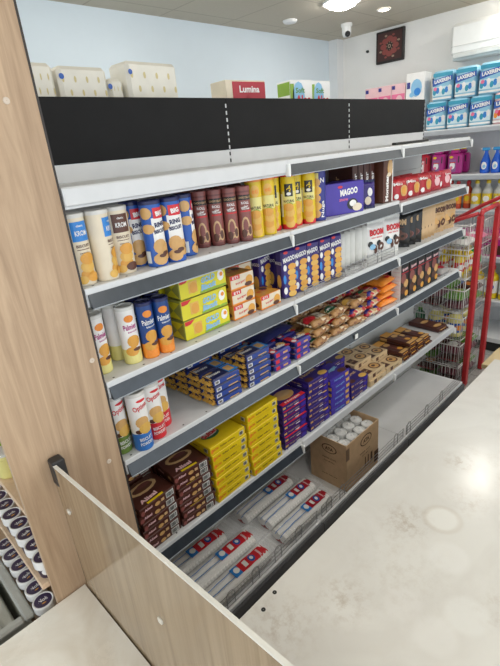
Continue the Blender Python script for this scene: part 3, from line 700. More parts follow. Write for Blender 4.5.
# navy biscuit packs (long, flat) on the lower middle shelf
def longpack(key, w, d, h, base, cr, prints, name='biscuit_pack', endp=(), sidep=(), turn=False):
    b = MB().box((-w/2,-d/2+.008,0.001),(w/2,d/2-.008,h), base, .007)
    tm = plane((0,0,h),(1,0,0),(0,1,0)); fm = plane((0,-d/2+.008,h/2),(1,0,0),(0,0,1)); sm = plane((-w/2,0,h/2),(0,-1,0),(0,0,1))
    for s_, m_, l_ in prints: b.put(s_, tm, m_, l_)
    for s_, m_, l_ in endp: b.put(s_, fm, m_, l_)
    rm_ = plane((w/2,0,h/2),(0,1,0),(0,0,1))
    for s_, m_, l_ in sidep: b.put(s_, sm, m_, l_); b.put(s_, rm_, m_, l_)
    for sy in (-1,1):
        n = 8; cv, cf = [], []
        for q in range(n+1):
            x = -w/2*.96+w*.96*q/n; z = h*.45+.002*(-1)**q
            cv += [(x,sy*(d/2-.008),z),(x,sy*(d/2+.006),z-.004)]
        for q in range(n): cf.append((2*q,2*q+1,2*q+3,2*q+2))
        b.add(cv, cf, cr)
    if turn: b.xform(Matrix.Rotation(-PI/2,4,'Z'))
    kind(key, name, 'biscuit pack', b.mesh(key))
NAVB = C('navyblue',(.012,.045,.26))
pr = [(T('Bimano',-.004,-.030,.062,.020,PI/2,0,.04), WHT, 1), (rect(-.034,.020,.034,.070), LBLUE, 0), (rect(-.026,-.068,.026,-.062), GOLD, 1), (rect(-.018,.026,.022,.058), GOLD, 1), (rect(-.014,.030,.018,.054), BISC, 2), (ell(-.022,-.04,.006,.02), BISC, 1)]
longpack('navy', .074, .150, .0275, NAVY, GOLD, pr, sidep=[(grid(-.066,-.011,.066,.010,2,1),NAVB,0),(rect(-.060,-.008,-.036,.007),WHT,1),(barcode(-.048,0,.018,.010,7),BLK,2),(rect(.0,-.009,.05,-.005),GOLD,1)], endp=[(ell(-.02+.02*q,(-1)**q*.004,.010,.006),GOLD,1) for q in range(3)], turn=True)
pr2 = [(T('Hello',.004,.01,.07,.024,PI/2,0,.04), WHT, 2), (ell(-.004,.035,.022,.024), BISC, 1), (rect(-.034,-.060,.034,-.026), REDP, 0), (ell(.02,-.045,.012,.012), WHT, 1), (ell(.022,.05,.010,.014), REDP, 2)]
longpack('navyred', .078, .124, .029, ROYAL, NAVY, pr2, sidep=[(grid(-.05,-.011,.05,.010,2,1),VIOL,0),(rect(-.046,-.009,-.022,.008),REDP,1),(rect(.0,-.005,.03,.004),BISC,1)], turn=True)
g = 'navy biscuit packs on the lower middle shelf'
RW = ('front','second','third','back')
for q, (x, ns) in enumerate(((1.000,(4,4,5,6)),(1.176,(5,4,5,6)))):
    for r_ in range(4):
        stack('navy', ns[r_], (x-.004*r_,1.241+.0765*r_,s3), .0285, 'navy biscuit pack', f'{RW[r_]} pile {("nearer the red-based tubes","nearer the royal packs")[q]}', g, .0, .003, .012)
g = 'blue and red biscuit packs on the lower middle shelf'
for q, (x, ns) in enumerate(((1.330,(3,3,3)),(1.474,(3,3,2)))):
    for r_ in range(3):
        stack('navyred', ns[r_], (x,1.248+.083*r_,s3), .0300, 'royal blue pack with red print', f'{RW[r_]} pile {("touching navy packs","touching cookie bags")[q]}', g, .0, .003, .02)
lying('navypouch','biscuit_pouch','biscuit pouch', pillow_mb(.24,.12,.045,NAVY,NAVY,seed=5,prints=[(T('Extra',0,0,.1,.03),GREY,1)]), .045)
spawn('navypouch', (1.40,1.355,s3+.0925), 'long dark navy pouch lying across the blue packs', None, .1)

# loose bags of cookies
ck = []
rnd = random.Random(4)
for q in range(22): ck.append((ell(rnd.uniform(-.07,.07),rnd.uniform(-.042,.042),rnd.uniform(.008,.016),rnd.uniform(.006,.012),8), rnd.choice([TAN,BISC,BROWN,CREAM,AMBER,TAN]), q%3))
MOT = mottle('cookie_print', [(.34,.17,.06),(.50,.30,.13),(.10,.035,.02),(.44,.24,.09),(.66,.52,.34),(.22,.09,.04),(.40,.21,.08)], 48)
MOTR = mottle('cookie_print_red', [(.62,.47,.30),(.55,.03,.03),(.68,.60,.48),(.08,.05,.20),(.50,.28,.12),(.70,.62,.5),(.45,.02,.03)], 45)
lying('cook','cookie_bag','cookie bag', pillow_mb(.130,.098,.044,MOT,TAN,seed=6,wr=.13,nu=24,nv=12,prints=[(ell(-.03,0,.034,.024),FOILG,4),(ell(.045,.01,.026,.020),CREAM,4),(T('Mina',-.03,0,.05,.016),WHT,6)]), .045)
lying('cookg','cookie_bag','cookie bag', pillow_mb(.130,.098,.044,MOT,CREAM,seed=16,wr=.13,nu=24,nv=12,prints=[(ell(-.04,0,.03,.03),REDP,4),(grid(.0,-.03,.06,.03,8,6),CREAM,4),(T('crispy',.03,0,.05,.016),BROWN,6)]), .045)
lying('cookd','cookie_bag','cookie bag', pillow_mb(.130,.098,.044,MOT,TAN,seed=9,wr=.13,nu=24,nv=12,prints=[(ell(.02,-.01,.036,.026),CHOC,4),(ell(-.05,.01,.018,.018),GOLD,5),(T('Mina',.02,-.01,.04,.014),CREAM,5)]), .045)
lying('cookr','cookie_bag','cookie bag', pillow_mb(.130,.098,.044,MOTR,REDP,seed=7,wr=.13,nu=24,nv=12,prints=[(ell(.03,.01,.03,.026),REDP,1),(ell(-.02,-.01,.025,.018),BISC,1),(ell(-.04,.02,.018,.014),FOILG,2),(T('cracky',.015,.0,.07,.016,.1),WHT,3),(ell(-.035,-.028,.018,.010),ROYAL,2),(ell(.035,-.030,.02,.009),ROYAL,2)]), .044)
g = 'loose cookie bags on the lower middle shelf'
for lv in range(3):
    for rr in range(2):
        for cc in range(4):
            red = cc == 3 or (cc == 2 and (lv + rr) % 2)
            where = f'{("bottom","middle","top")[lv]} layer, {("front","back")[rr]} row, {ORD[cc]} after the blue packs'
            spawn('cookr' if red else ('cook','cookd','cookg')[(lv+2*rr+cc) % 3], (1.622+.160*cc+random.uniform(-.004,.004), 1.256+.128*rr+random.uniform(-.004,.004), s3+.050*lv+.001), ('red and cream cookie bag, ' if red else 'brown cookie bag, ')+where, g, random.uniform(-.20,.16), random.uniform(-.02,.02)*lv, random.uniform(-.02,.02)*lv)
lying('orangebag','snack_pouch','snack pouch', pillow_mb(.17,.12,.04,ORNG,ORNG,seed=12,wr=.25,prints=[(T('Kanz',0,.01,.09,.03,.1),WHT,1),(ell(.03,-.03,.03,.014),REDP,1),(ell(-.05,.025,.02,.014),YEL,1)]), .04)
for q, (x, y) in enumerate(((2.285,1.30),(2.275,1.31),(2.29,1.30),(2.28,1.305))):
    spawn('orangebag', (x,y-.018,s3+.041*q+.001), f'bright orange snack pouch, {level(q,4)} of its pile', 'orange pouches on the lower middle shelf', -.10+.07*q)
for q, (x, y) in enumerate(((2.29,1.43),(2.295,1.432),(2.285,1.43))):
    spawn('orangebag', (x,y-.002,s3+.041*q+.001), f'bright orange snack pouch, {level(q,3)} of the pile behind', 'orange pouches on the lower middle shelf', .08-.08*q)
# black cartons with a white side card
fr = [(T('Brown',0,.075,.06,.02,.1,0,.04), PINKL, 2), (ell(-.015,.02,.03,.03), ROSE, 1), (ell(.014,-.015,.026,.026), BISC, 1), (ell(-.014,-.05,.03,.024), BROWN, 1), (ell(.022,-.075,.02,.018), AMBER, 2), (rect(-.042,.05,.042,.056), CRIM, 1)]
carton('blackbox','brownie_carton', .088, .062, .212, BLK, fr, [], [(rect(-.026,-.1,.026,.1), BROWN, 0)], cat='cake box')
def whites(b):
    m_ = plane((-.044,0,.106),(0,-1,0),(0,0,1))
    b.put(rect(-.031,-.106,.031,.106), m_, WHT, 2); b.put(ell(0,.085,.012,.008), GREY, m_ and BLK, 3) if False else None
    for q in range(6): b.put(rect(-.022,.06-.026*q,.022,.0625-.026*q), m_, PINKL, 3)
    b.put(rect(-.012,.08,.012,.086), m_, GREY, 3)
carton('blackboxw','brownie_carton', .088, .062, .212, BLK, fr, cat='cake box', extra=whites)
g = 'black cake cartons on the lower middle shelf'
spawn('blackboxw', (2.44,1.245,s3), 'black cake carton with a white printed side, nearest the orange pouches', g, -.02)
for q in range(4): spawn('blackbox', (2.542+.1*q,1.243,s3), f'black cake carton with brownie pictures, {ORD[q]} after the white-sided one', g, -.02)
for q in range(5): spawn('blackbox', (2.40+.1*q,1.335,s3), f'black cake carton in the second row, {ORD[q]} along', g)
for q in range(4): spawn('blackbox', (2.48+.1*q,1.42,s3), f'black cake carton in the third row, {ORD[q]} along', g)
lying('mixbag','snack_pouch','snack pouch', pillow_mb(.15,.10,.045,GREY,CRIM,seed=14,wr=.25,prints=[(ell(.01,0,.04,.03),CRIM,1),(ell(-.04,.01,.02,.02),ORNG,1)]), .045)
for q, (x, y, z) in enumerate(((3.03,1.262,0),(3.03,1.385,.0),(3.02,1.325,.052))):
    spawn('mixbag', (x,y,s3+z+.001), f'grey and red snack pouch at the shelf end, {("nearer the black cartons","nearer the wire stand","lying on top")[q]}', None, .05*q)

# ------------------------------------------------------------------ lower shelf
s4 = DECK[4]+.0008
tp = [(ell(.0,.02,.06,.03), TAN, 0), (ell(.0,.02,.045,.018), BROWN, 1), (ell(.01,.03,.03,.012), ROSED, 2), (T('Alisal',-.02,-.04,.075,.02,.06,0,.04), PINKL, 2), (rect(-.04,-.066,.03,-.056), YEL, 1)]
fp = [(T('Alisal',-.045,.002,.034,.010,0,0,.03), PINKL, 1), (rect(.012,-.008,.026,.004), TAN, 1), (ell(-.005,-.004,.012,.008), BISC, 1), (ell(-.07,-.004,.008,.010), ROSE, 1), (rect(.035,-.012,.07,.012), PALE, 1), (barcode(.052,0,.03,.018), BLK, 2), (T('wafer',.0,-.004,.02,.006), TAN, 1)]
carton('chocbox','wafer_box', .162, .138, .034, CHOC, fp, tp, [(T('Alisal',-.02,0,.04,.010), PINKL, 1), (rect(.03,-.006,.05,.006), TAN, 1)], cat='wafer box')
g = 'chocolate wafer boxes on the lower shelf'
stack('chocbox', 6, (.614,1.284,s4), .0345, 'brown chocolate wafer box', 'front stack touching the end board', g, .06, .004, .04)
stack('chocbox', 7, (.784,1.284,s4), .0345, 'brown chocolate wafer box', 'front stack beside the yellow boxes', g, -.04, .005, .04)
stack('chocbox', 7, (.614,1.430,s4), .0345, 'brown chocolate wafer box', 'rear stack behind the end board side', g, .0, .004, .03)
stack('chocbox', 9, (.784,1.430,s4), .0345, 'brown chocolate wafer box', 'rear stack touching the yellow boxes', g, .0, .004, .03)
tp = [(poly([(-.095,-.09),(-.02,-.09),(-.095,.0)]), YEL2, 0), (T('Sultan',-.03,-.02,.08,.026,.15,0,.05), REDP, 3), (ell(-.03,-.025,.045,.028), FOILG, 1), (ell(-.03,-.016,.042,.022), WHT, 2), (ell(.04,.03,.04,.03), GOLD, 1), (ell(.052,.04,.02,.014), AMBER, 2)]
fp = [(T('Sultan wafers',-.005,.002,.08,.009), BROWN, 1), (rect(-.045,-.012,.05,-.009), YEL2, 1), (ell(-.088,.0,.007,.010), ORNG, 1), (rect(.062,-.009,.085,.009), PALE, 1), (barcode(.073,0,.02,.014,7), BLK, 2), (T('SULTAN',-.07,.002,.03,.010), REDP, 1), (rect(-.097,-.018,.097,-.016), YEL2, 1)]
carton('yelbox','wafer_box', .194, .20, .0375, YEL, fp, tp, fp, cat='wafer box')
g = 'yellow wafer boxes on the lower shelf'
stack('yelbox', 7, (.974,1.305,s4), .0393, 'flat yellow wafer box', 'stack beside the brown boxes', g, .03, .004, .015, (-.0012,0))
stack('yelbox', 8, (1.178,1.303,s4), .0393, 'flat yellow wafer box', 'stack beside the purple boxes', g, .03, .004, .015, (-.0012,0))
tp = [(T('Nougat',0,.0,.12,.03,.06,0,.04), TAN, 1), (ell(.05,-.05,.03,.02), GOLD, 1), (rect(-.07,.045,.0,.06), VIOL, 1), (ell(-.05,-.045,.026,.02), BROWN, 1)]
tp2 = [(ell(0,.0,.06,.04), BISC, 0), (ell(.01,.01,.04,.025), TAN, 1), (rect(-.08,-.07,.08,-.045), REDP, 1), (T('Nougat',0,-.057,.1,.016), WHT, 2)]
fp = [(T('Nougat wafers',-.01,0,.08,.010), TAN, 1), (rect(.045,-.009,.075,.009), VIOL, 1), (rect(-.08,-.004,-.06,.006), GOLD, 1), (rect(.0,-.013,.03,-.009), WHT, 1)]
carton('purpbox','wafer_box', .170, .132, .034, PURP, fp, tp, fp, cat='wafer box')
carton('purpboxr','wafer_box', .170, .132, .034, PURP, fp, tp2, fp, cat='wafer box')
fpb = [(T('Nougat',-.01,0,.08,.014), SKY, 1), (rect(.045,-.009,.075,.009), GOLD, 1)]
carton('bluebox','wafer_box', .170, .132, .034, VIOL, fpb, [(T('Nougat',0,0,.13,.035,.1,0,.05), SKY, 1), (ell(-.04,.045,.03,.014), LBLUE, 0), (ell(.05,-.04,.03,.02), BROWN, 1)], fpb, cat='wafer box')
g = 'purple wafer boxes on the lower shelf'
stack('purpboxr', 7, (1.392,1.279,s4), .0345, 'purple wafer box', 'front stack beside the yellow boxes', g, .0, .003, .02)
stack('purpbox', 8, (1.580,1.279,s4), .0345, 'purple wafer box', 'second front stack after the yellow boxes', g, .0, .003, .02)
stack('bluebox', 6, (1.768,1.279,s4), .0345, 'violet wafer box', 'third front stack after the yellow boxes', g, .0, .003, .02)
stack('purpbox', 3, (1.952,1.279,s4), .0345, 'purple wafer box', 'low stack touching the tan boxes', g, .0, .003, .02)
stack('purpboxr', 9, (1.388,1.4275,s4), .0345, 'purple wafer box', 'rear stack nearest the yellow boxes', g, .0, .004, .03)
stack('purpbox', 10, (1.576,1.4275,s4), .0345, 'purple wafer box', 'second rear stack after the yellow boxes', g, .0, .003, .02)
stack('purpbox', 8, (1.764,1.4275,s4), .0345, 'purple wafer box', 'third rear stack after the yellow boxes', g, .0, .004, .03)
stack('purpbox', 5, (1.950,1.4275,s4), .0345, 'purple wafer box', 'rear stack behind the low stack', g, .0, .004, .03)
# tan window boxes
tp = [(ell(.042,0,.040,.036), BROWN, 0), (ell(.042,0,.030,.027), BISC, 1), (ell(.037,.004,.014,.011), BROWN, 2), (rect(-.075,-.03,-.025,.028), CHOC, 0), (T('Chef',-.05,0,.034,.013), TAN, 1)]
fp = [(rect(-.05,-.012,-.02,.012), BROWN, 0), (T('cookies',.02,0,.05,.010), BROWN, 1)]
carton('tanbox','cookie_box', .185, .091, .036, KRAFT, fp, tp, [(ell(0,0,.02,.014), BROWN, 0)], cat='cookie box')
g = 'tan cookie boxes on the lower shelf'
nm = (('front','middle','back'),('nearer the purple boxes','nearer the dark trays'))
for c_ in range(2):
    for r_ in range(3):
        n = (2,3,3)[r_] if c_ == 0 else (1,2,2)[r_]
        stack('tanbox', n, (2.150+.198*c_,1.258+.097*r_,s4), .0370, 'tan round-windowed cookie box', f'{nm[0][r_]} pile {nm[1][c_]}', g, .0, .004, .04)
# dark chocolate trays
tp = [(rect(-.044,.055,.044,.11), AMBER, 0), (rect(-.044,-.11,.044,-.085), BISC, 0), (ell(.01,.03,.026,.02), BISC, 0), (T('Choco',.0,-.03,.09,.022,PI/2), ROSE, 1), (ell(.02,-.06,.02,.018), AMBER, 1)]
longpack('tray', .092, .235, .030, CHOC, BROWN, tp, 'chocolate_tray', [(rect(-.03,-.008,.03,.006), AMBER, 1)], [(rect(-.1,-.008,-.05,.008), BISC, 1),(rect(.0,-.008,.06,.004), BROWN, 1)])
g = 'dark chocolate trays on the lower shelf'
for q in range(4):
    stack('tray', (2,3,2,2)[q], (2.50+.1*q,1.325,s4), .031, 'dark brown chocolate tray', f'{ORD[q]} pile after the tan boxes', g, -.02, .004, .03)
longpack('trayd', .125, .26, .034, CHOC, CHOC, [(ell(0,-.08+.052*q,.045,.02), (BISC,BROWN)[q%2], 0) for q in range(4)], 'chocolate_tray', [(rect(-.04,-.006,.04,.004), BISC, 1)])
spawn('trayd', (3.085,1.345,s4), 'single dark chocolate pack lying alone at the shelf end', 'dark chocolate trays on the lower shelf', -.1)

# ------------------------------------------------------------------ base deck: carton of rolls, film sleeves
zb = .1258
o = empty('cardboard_carton', (1.832,1.235,zb))
w, dp, h = .325, .240, .298
cb = MB()
for a, b in (((-w/2,-dp/2,0),(w/2,-dp/2+.004,h)),((-w/2,dp/2-.004,0),(w/2,dp/2,h)),((-w/2,-dp/2+.004,0),(-w/2+.004,dp/2-.004,h)),((w/2-.004,-dp/2+.004,0),(w/2,dp/2-.004,h)),((-w/2+.004,-dp/2+.004,0),(w/2-.004,dp/2-.004,.004))): cb.box(a, b, CARD)
fm = plane((0,-dp/2,0),(1,0,0),(0,0,1)); lm = plane((-w/2,0,0),(0,-1,0),(0,0,1))
for m_, q in ((fm,1.0),(lm,.85)):
    cu = .03 if m_ is fm else .01
    cb.put(ell(cu,.235,.058*q,.034*q,20), m_, CARDD, 0); cb.put(ell(cu,.235,.050*q,.028*q,20), m_, CARD, 1); cb.put(T('ATA',cu,.235,.062*q,.024*q,0,0,.05), m_, CARDD, 2)
cb.put(T('PAPER CUP',.02,.165,.10,.010), fm, CARDD, 0); cb.put(T('12 x 50',.02,.145,.06,.008), fm, CARDD, 0); cb.put(rect(-.06,.05,.10,.052), fm, CARDD, 0); cb.put(rect(.02,.06,.03,.12), fm, CARDD, 0); cb.put(rect(.05,.06,.06,.12), fm, CARDD, 0); cb.put(rect(.08,.06,.10,.12), fm, CARDD, 0); cb.put(rect(.12,.02,.165,.10), fm, CARDD, 1)
cb.put(T('PAPER CUPS',.01,.17,.09,.010), lm, CARDD, 0); cb.put(T('hot drinks',.01,.15,.07,.008), lm, CARDD, 0); cb.put(T('handle with care',.01,.06,.10,.007), lm, CARDD, 0)
cb.put(rect(-.167,.20,-.135,.275), fm, mat('carton_tape',(.20,.12,.07),.3), 1)
link('box', cb.mesh('box'), o)
fl = MB().add([(-w/2,-dp/2+.001,h),(w/2,-dp/2+.001,h),(w/2-.02,-dp/2+.05,h-.035),(-w/2+.02,-dp/2+.05,h-.035)], [(0,1,2,3)], CARD)
props(o, 'open brown cardboard carton full of paper cup rolls on the bottom deck', 'carton')
CUPW = mat('paper_cup', (.88,.88,.87), .5, var=.02)
PLW = film('clear_sleeve', (.85,.86,.86), .35)
cup = MB().lathe([(.033,0),(.0345,.262),(.0345,.268),(.032,.269),(.029,.262),(.001,.260)], CUPW, 18, cap=False).mesh('cups')
slv = MB()
slv.lathe([(.0358,.002),(.0358,.270),(.030,.276),(.012,.277),(.003,.284),(.006,.288)], PLW, 12, cap=False)
kind('cuproll','paper_cup_roll','cup roll', [('cups', cup), ('sleeve', slv.mesh('sleeve'))])
for ry in range(3):
    for rx in range(4):
        spawn('cuproll', (1.832-.1155+.077*rx,1.235-.0755+.0755*ry,zb+.0045), f'roll of white paper cups in the carton, {ORD[rx]} in its {("front","middle","back")[ry]} row', 'paper cup rolls in the carton')
# long clear sleeves of plastic cutlery / cups on the base deck
SLV = film('long_sleeve_film', (.92,.93,.94), .15, .12)
def sleeve(key, L, W, TH, colr, n):
    pr = [(grid(L*.02,-W*.26,L*.42,W*.22,16,5), colr, 0), (grid(L*.02,-W*.26,L*.10,W*.22,4,5), LBLUE, 1), (ell(L*.07,0,L*.03,W*.14), WHT, 2), (grid(L*.15,-W*.16,L*.19,W*.12,3,3), WHT, 2), (ell(L*.25,-W*.02,L*.035,W*.18), BLUE, 2), (ell(L*.25,-W*.02,L*.018,W*.09), WHT, 3), (grid(L*.33,-W*.2,L*.35,W*.16,2,3), PINKL, 2),
          (grid(-L*.44,W*.12,L*.08,W*.15,16,1), LBLUE, 0), (grid(-L*.44,-W*.18,L*.08,-W*.15,16,1), LBLUE, 0)]
    f = pillow_mb(L, W, TH, SLV, nu=30, nv=10, wr=.12, seed=n, crimp=.02, prints=pr[:1]+pr[1:])
    f.xform(Matrix.Translation((0,0,TH*.46))); f.v = [(x,y,max(z,0)) for x,y,z in f.v]
    c = MB(); q = -L/2+.04; i = 0
    while q < L/2-.05:      # nested cups seen through the film
        r0, r1 = TH*.40, TH*.45
        c.add([(q+t*.017, rr*math.cos(a*PI/6)+oy, TH*.46+rr*math.sin(a*PI/6)) for oy in (-W*.22,W*.22) for t, rr in ((0,r0),(1,r1)) for a in range(12)],
              [(o_+a,o_+(a+1)%12,o_+12+(a+1)%12,o_+12+a) for o_ in (0,24) for a in range(12)]+[tuple(range(o_+23,o_+11,-1)) for o_ in (0,24)]+[tuple(range(o_,o_+12)) for o_ in (0,24)], CUPW, False)
        q += .018; i += 1
    kind(key, 'cup_sleeve', 'cup sleeve', [('contents', c.mesh(key+'c')), ('film', f.mesh(key+'f'))])
sleeve('sleeve_a', .50, .110, .068, REDP, 2); sleeve('sleeve_b', .44, .108, .066, CRIM, 5)
g = 'clear sleeves of disposable cups on the bottom deck'
for key, x, y, z, rz, lb in (('sleeve_a',.86,1.172,0,0,'clear cup sleeve with red card, along the wire fence near the partition'),
                             ('sleeve_b',1.36,1.172,0,0,'clear sleeve of cups with crimson card, along the fence near the carton'),
                             ('sleeve_a',.88,1.289,0,0,'clear sleeve of cups with red card, middle of the deck'),
                             ('sleeve_b',1.38,1.289,0,0,'clear sleeve of cups with crimson card, touching the carton side'),
                             ('sleeve_a',.80,1.406,0,0,'clear sleeve of cups with red card, deep at the back panel'),
                             ('sleeve_b',1.33,1.408,0,0,'clear sleeve of cups with crimson card, deep at the back panel')):
    spawn(key, (x,y,zb+.0006+z), lb, g, rz)

# ------------------------------------------------------------------ goods standing above the header boards
zt = 2.0058
WRAP = film('tissue_film', (.80,.77,.68), .9, .2)
TIS = C('tissue',(.76,.73,.64)); TISY = C('tissuey',(.62,.52,.25))
def tissue(key, w, d, h):
    fr = [(ell(-w*.42+w*.84*q/7,h*.20+h*.10*(-1)**q,w*.025,h*.05), TISY, 0) for q in range(8)] + [(ell(-w*.44,h*.34,.009,.009), BLUE, 1)]
    carton(key,'tissue_pack', w, d, h, TIS, fr, r=.012, cat='tissue pack')
tissue('tisa', .10, .10, .205); tissue('tisb', .178, .10, .200); tissue('tisc', .235, .12, .225); tissue('tisd', .06, .10, .17)
g = 'tissue packs above the black header board'
spawn('tisa', (.715,1.66,zt), 'cream tissue pack nearest the oak end board', g)
spawn('tisb', (.868,1.66,zt), 'cream patterned tissue pack with a small blue badge', g)
spawn('tisd', (.995,1.67,zt), 'narrow plain tissue pack between the two larger ones', g)
spawn('tisc', (1.148,1.665,zt), 'tallest of the cream tissue packs', g, .05)
fr = [(rect(-.08,.01,.117,.085), CRIM, 0), (ell(-.03,.015,.05,.03), CRIM, 1), (ell(.045,.015,.05,.03), CRIM, 1), (T('Lumina',.02,.055,.12,.028,0,0,.03), WHT, 2), (T('box',.03,-.02,.06,.016), PALE, 2)]
carton('redbox','tissue_box', .235, .11, .182, CREAM, fr, cat='tissue box')
spawn('redbox', (1.665,1.68,zt), 'cream tissue box with a scalloped crimson panel', None, -.08)
fr = [(rect(-.075,-.08,-.05,.08), LIME, 0), (ell(-.02,.02,.04,.07), SKY, 0), (T('Soft',-.01,.05,.06,.024,0,0,.03), GRN, 1), (T('Aloe',0.01,.008,.10,.04,0,0,.05), REDP, 1), (rect(-.02,-.045,.072,-.025), REDP, 0)]
carton('greenbox','tissue_box', .145, .11, .195, WHT, fr, [], [(rect(-.05,-.09,.05,.09), LIME, 0), (rect(-.05,-.02,.05,.03), WHT, 1)], cat='tissue box')
spawn('greenbox', (2.075,1.68,zt), 'white, green and red tissue box with a green side', 'white and red tissue boxes', -.2)
spawn('greenbox', (2.235,1.68,zt), 'white, green and red tissue box farther along the header', 'white and red tissue boxes', -.1)

# ------------------------------------------------------------------ wire basket stand with red frame
o = empty('basket_stand', (3.48,1.30,0))
D = Matrix.Translation((-3.48,-1.30,0))
def sp(n, mb): ob = link(n, mb.mesh(n), o); ob.matrix_local = D; return ob
fr_ = MB()
A, B = 3.395, 3.745
pts = [(A,1.15,.004),(A,1.15,1.33),(A+.03,1.15,1.36),(B-.03,1.15,1.365),(B,1.15,1.335),(B,1.15,.004)]
for p, q in zip(pts, pts[1:]):
    p, q = Vector(p), Vector(q); L_ = (q-p).length
    if abs(p.x-q.x) < .001: fr_.box((p.x-.024,1.132,min(p.z,q.z)),(p.x+.024,1.168,max(p.z,q.z)), RED, .005)
    else: fr_.tube([p,q], .017, RED, 8)
sp('red_frame', fr_)
sp('handle', MB().tube([(A,1.50,1.215),(A+.01,1.30,1.30),(A+.01,1.17,1.345)], .013, RED, 8))
sp('handle', MB().tube([(B,1.50,1.215),(B,1.25,1.36),(B,1.02,1.47),(B,.98,1.485)], .014, RED, 8))
LV = [.015,.20,.42,.64,.90,1.11]
X0, X1, Y0, Y1 = 3.28, 3.76, 1.17, 1.56
for px_, py_ in ((X0,Y0),(X0,Y1),(X1,Y0),(X1,Y1)): sp('post', MB().tube([(px_,py_,.004),(px_,py_,1.30)], .0035, WIRE2))
for z in LV:
    wb = MB()
    for zz, rr in ((z,.0035),(z+.17,.0045)):
        wb.tube([(X0,Y0,zz),(X1,Y0,zz),(X1,Y1,zz),(X0,Y1,zz),(X0,Y0,zz)], rr, WIRE2)
    for k in range(14):
        y = Y0+(Y1-Y0)*k/13
        wb.tube([(X0,y,z+.17),(X0,y,z),(X1,y,z),(X1,y,z+.17)], .0018, WIRE2, 4)
    for k in range(1,14):
        x = X0+(X1-X0)*k/14
        wb.tube([(x,Y0,z+.17),(x,Y0,z),(x,Y1,z),(x,Y1,z+.17)], .0018, WIRE2, 4)
    sp('basket', wb)
for xx in (X0-.005,X1+.005):
    wb = MB()
    for k in range(19): wb.tube([(xx,Y0+.01+(Y1-Y0-.02)*k/18,.012),(xx,Y0+.01+(Y1-Y0-.02)*k/18,1.29)], .0016, WIRE2, 4)
    sp('side_grid', wb)
props(o, 'wire basket stand with red uprights at the end of the shelves', 'stand')

# bottles, jugs, jars
def bottle(key, name, cat, r, h, body, cap, label, neck=.4, shoulder=.68, capr=.38, prints=None):
    b = MB().lathe([(r*.9,0),(r,.008),(r,h*shoulder),(r*.85,h*(shoulder+.08)),(r*neck,h*(shoulder+.17)),(r*neck,h*.9)], body, 14)
    if label: 
        b.put(rect(-r*1.5,h*.18,r*1.5,h*.55,8), cyl(r), label, 0)
        b.put(ell(0,h*.37,r*.7,h*.1), cyl(r), prints or WHT, 1)
    c = MB().lathe([(r*(neck+.06),h*.88),(r*(neck+.06),h*.97),(r*neck*.7,h)], cap, 12)
    kind(key, name, cat, [('body', b.mesh(key)), ('cap', c.mesh(key+'_cap'))])
bottle('mustard','squeeze_bottle','bottle', .038,.19, YEL, YEL, REDP, .35,.62)
bottle('jug','detergent_bottle','bottle', .06,.21, LYEL, WHT, BLUE, .5,.66, prints=ORNG)
bottle('greenb','detergent_bottle','bottle', .04,.20, FOILG, GRN, None)
g = 'yellow squeeze bottles in the wire stand'
for k in range(6): spawn('mustard', (3.335+.09*(k%3),1.25+.11*(k//3),.9068), f'yellow squeeze bottle in the wire stand, {ORD[k%3]} in the {("front","back")[k//3]} row', g, -.7)
for k in range(4): spawn('jug', (3.365+.17*(k%2),1.25+.15*(k//2),.4268), f'pale yellow detergent bottle in the wire stand, {("front","back")[k//2]} row, {("near","far")[k%2]} side', 'detergent bottles in the wire stand', -.7, scale=.98)
spawn('greenb', (3.33,1.516,.4268), 'dark green bottle in the wire stand beside the back post')
lying('greenbag','snack_pouch','snack pouch', pillow_mb(.195,.15,.06,GRN,LIME,seed=31,wr=.25,prints=[(ell(0,0,.05,.04),LIME,1),(T('Green',0,0,.08,.02),YEL,2)]), .06)
lying('darkbag','snack_pouch','snack pouch', pillow_mb(.195,.15,.06,CHOC,CRIM,seed=32,wr=.25,prints=[(ell(0,0,.05,.04),ORNG,1)]), .06)
lying('tealbag','snack_pouch','snack pouch', pillow_mb(.195,.15,.06,C('maroon',(.13,.03,.045)),C('maroon',(.13,.03,.045)),seed=33,wr=.25,prints=[(ell(0,0,.05,.04),WHT,1)]), .06)
kk = ('darkbag','tealbag','greenbag'); cn = {'darkbag':'dark brown pouch','tealbag':'maroon pouch','greenbag':'green pouch'}
for lv, bk in ((.0218,'the lowest basket'),(.2068,'the second basket up'),(.6468,'the fourth basket up')):
    for c_ in range(2):
        for r_ in range(2):
            for t_ in range(2):
                key = kk[(c_+2*r_+t_+(lv > .5)) % 3]
                spawn(key, (3.408+.232*c_,1.265+.17*r_,lv+.066*t_), f'{cn[key]}, {("lower","upper")[t_]} of two in {bk}, {("front","back")[r_]}, {("near","far")[c_]} side', 'pouches in the wire stand')
lying('pinkbag','biscuit_pack','biscuit pack', pillow_mb(.20,.13,.05,PINK,PINK,seed=34,wr=.25,prints=[(ell(0,0,.05,.035),WHT,1)]), .05)
lying('greenwh','snack_pouch','snack pouch', pillow_mb(.20,.14,.06,PALE,FOILG,seed=35,wr=.25,prints=[(ell(-.02,0,.05,.035),FOILG,1),(ell(.06,.02,.03,.02),CRIM,1)]), .06)
for k, (key, x, y, z, lb) in enumerate((('greenwh',3.405,1.265,1.1168,'pale pouch with green panel in the top basket, front'),('greenwh',3.405,1.435,1.1168,'pale pouch with green panel in the top basket, back'),('pinkbag',3.405,1.35,1.182,'pink pack lying on top in the top basket'),('pinkbag',3.637,1.265,1.1168,'pink pack in the top basket, far front corner'),('pinkbag',3.637,1.435,1.1168,'pink pack in the top basket, far back corner'))):
    spawn(key, (x,y,z), lb, 'packs in the top wire basket')
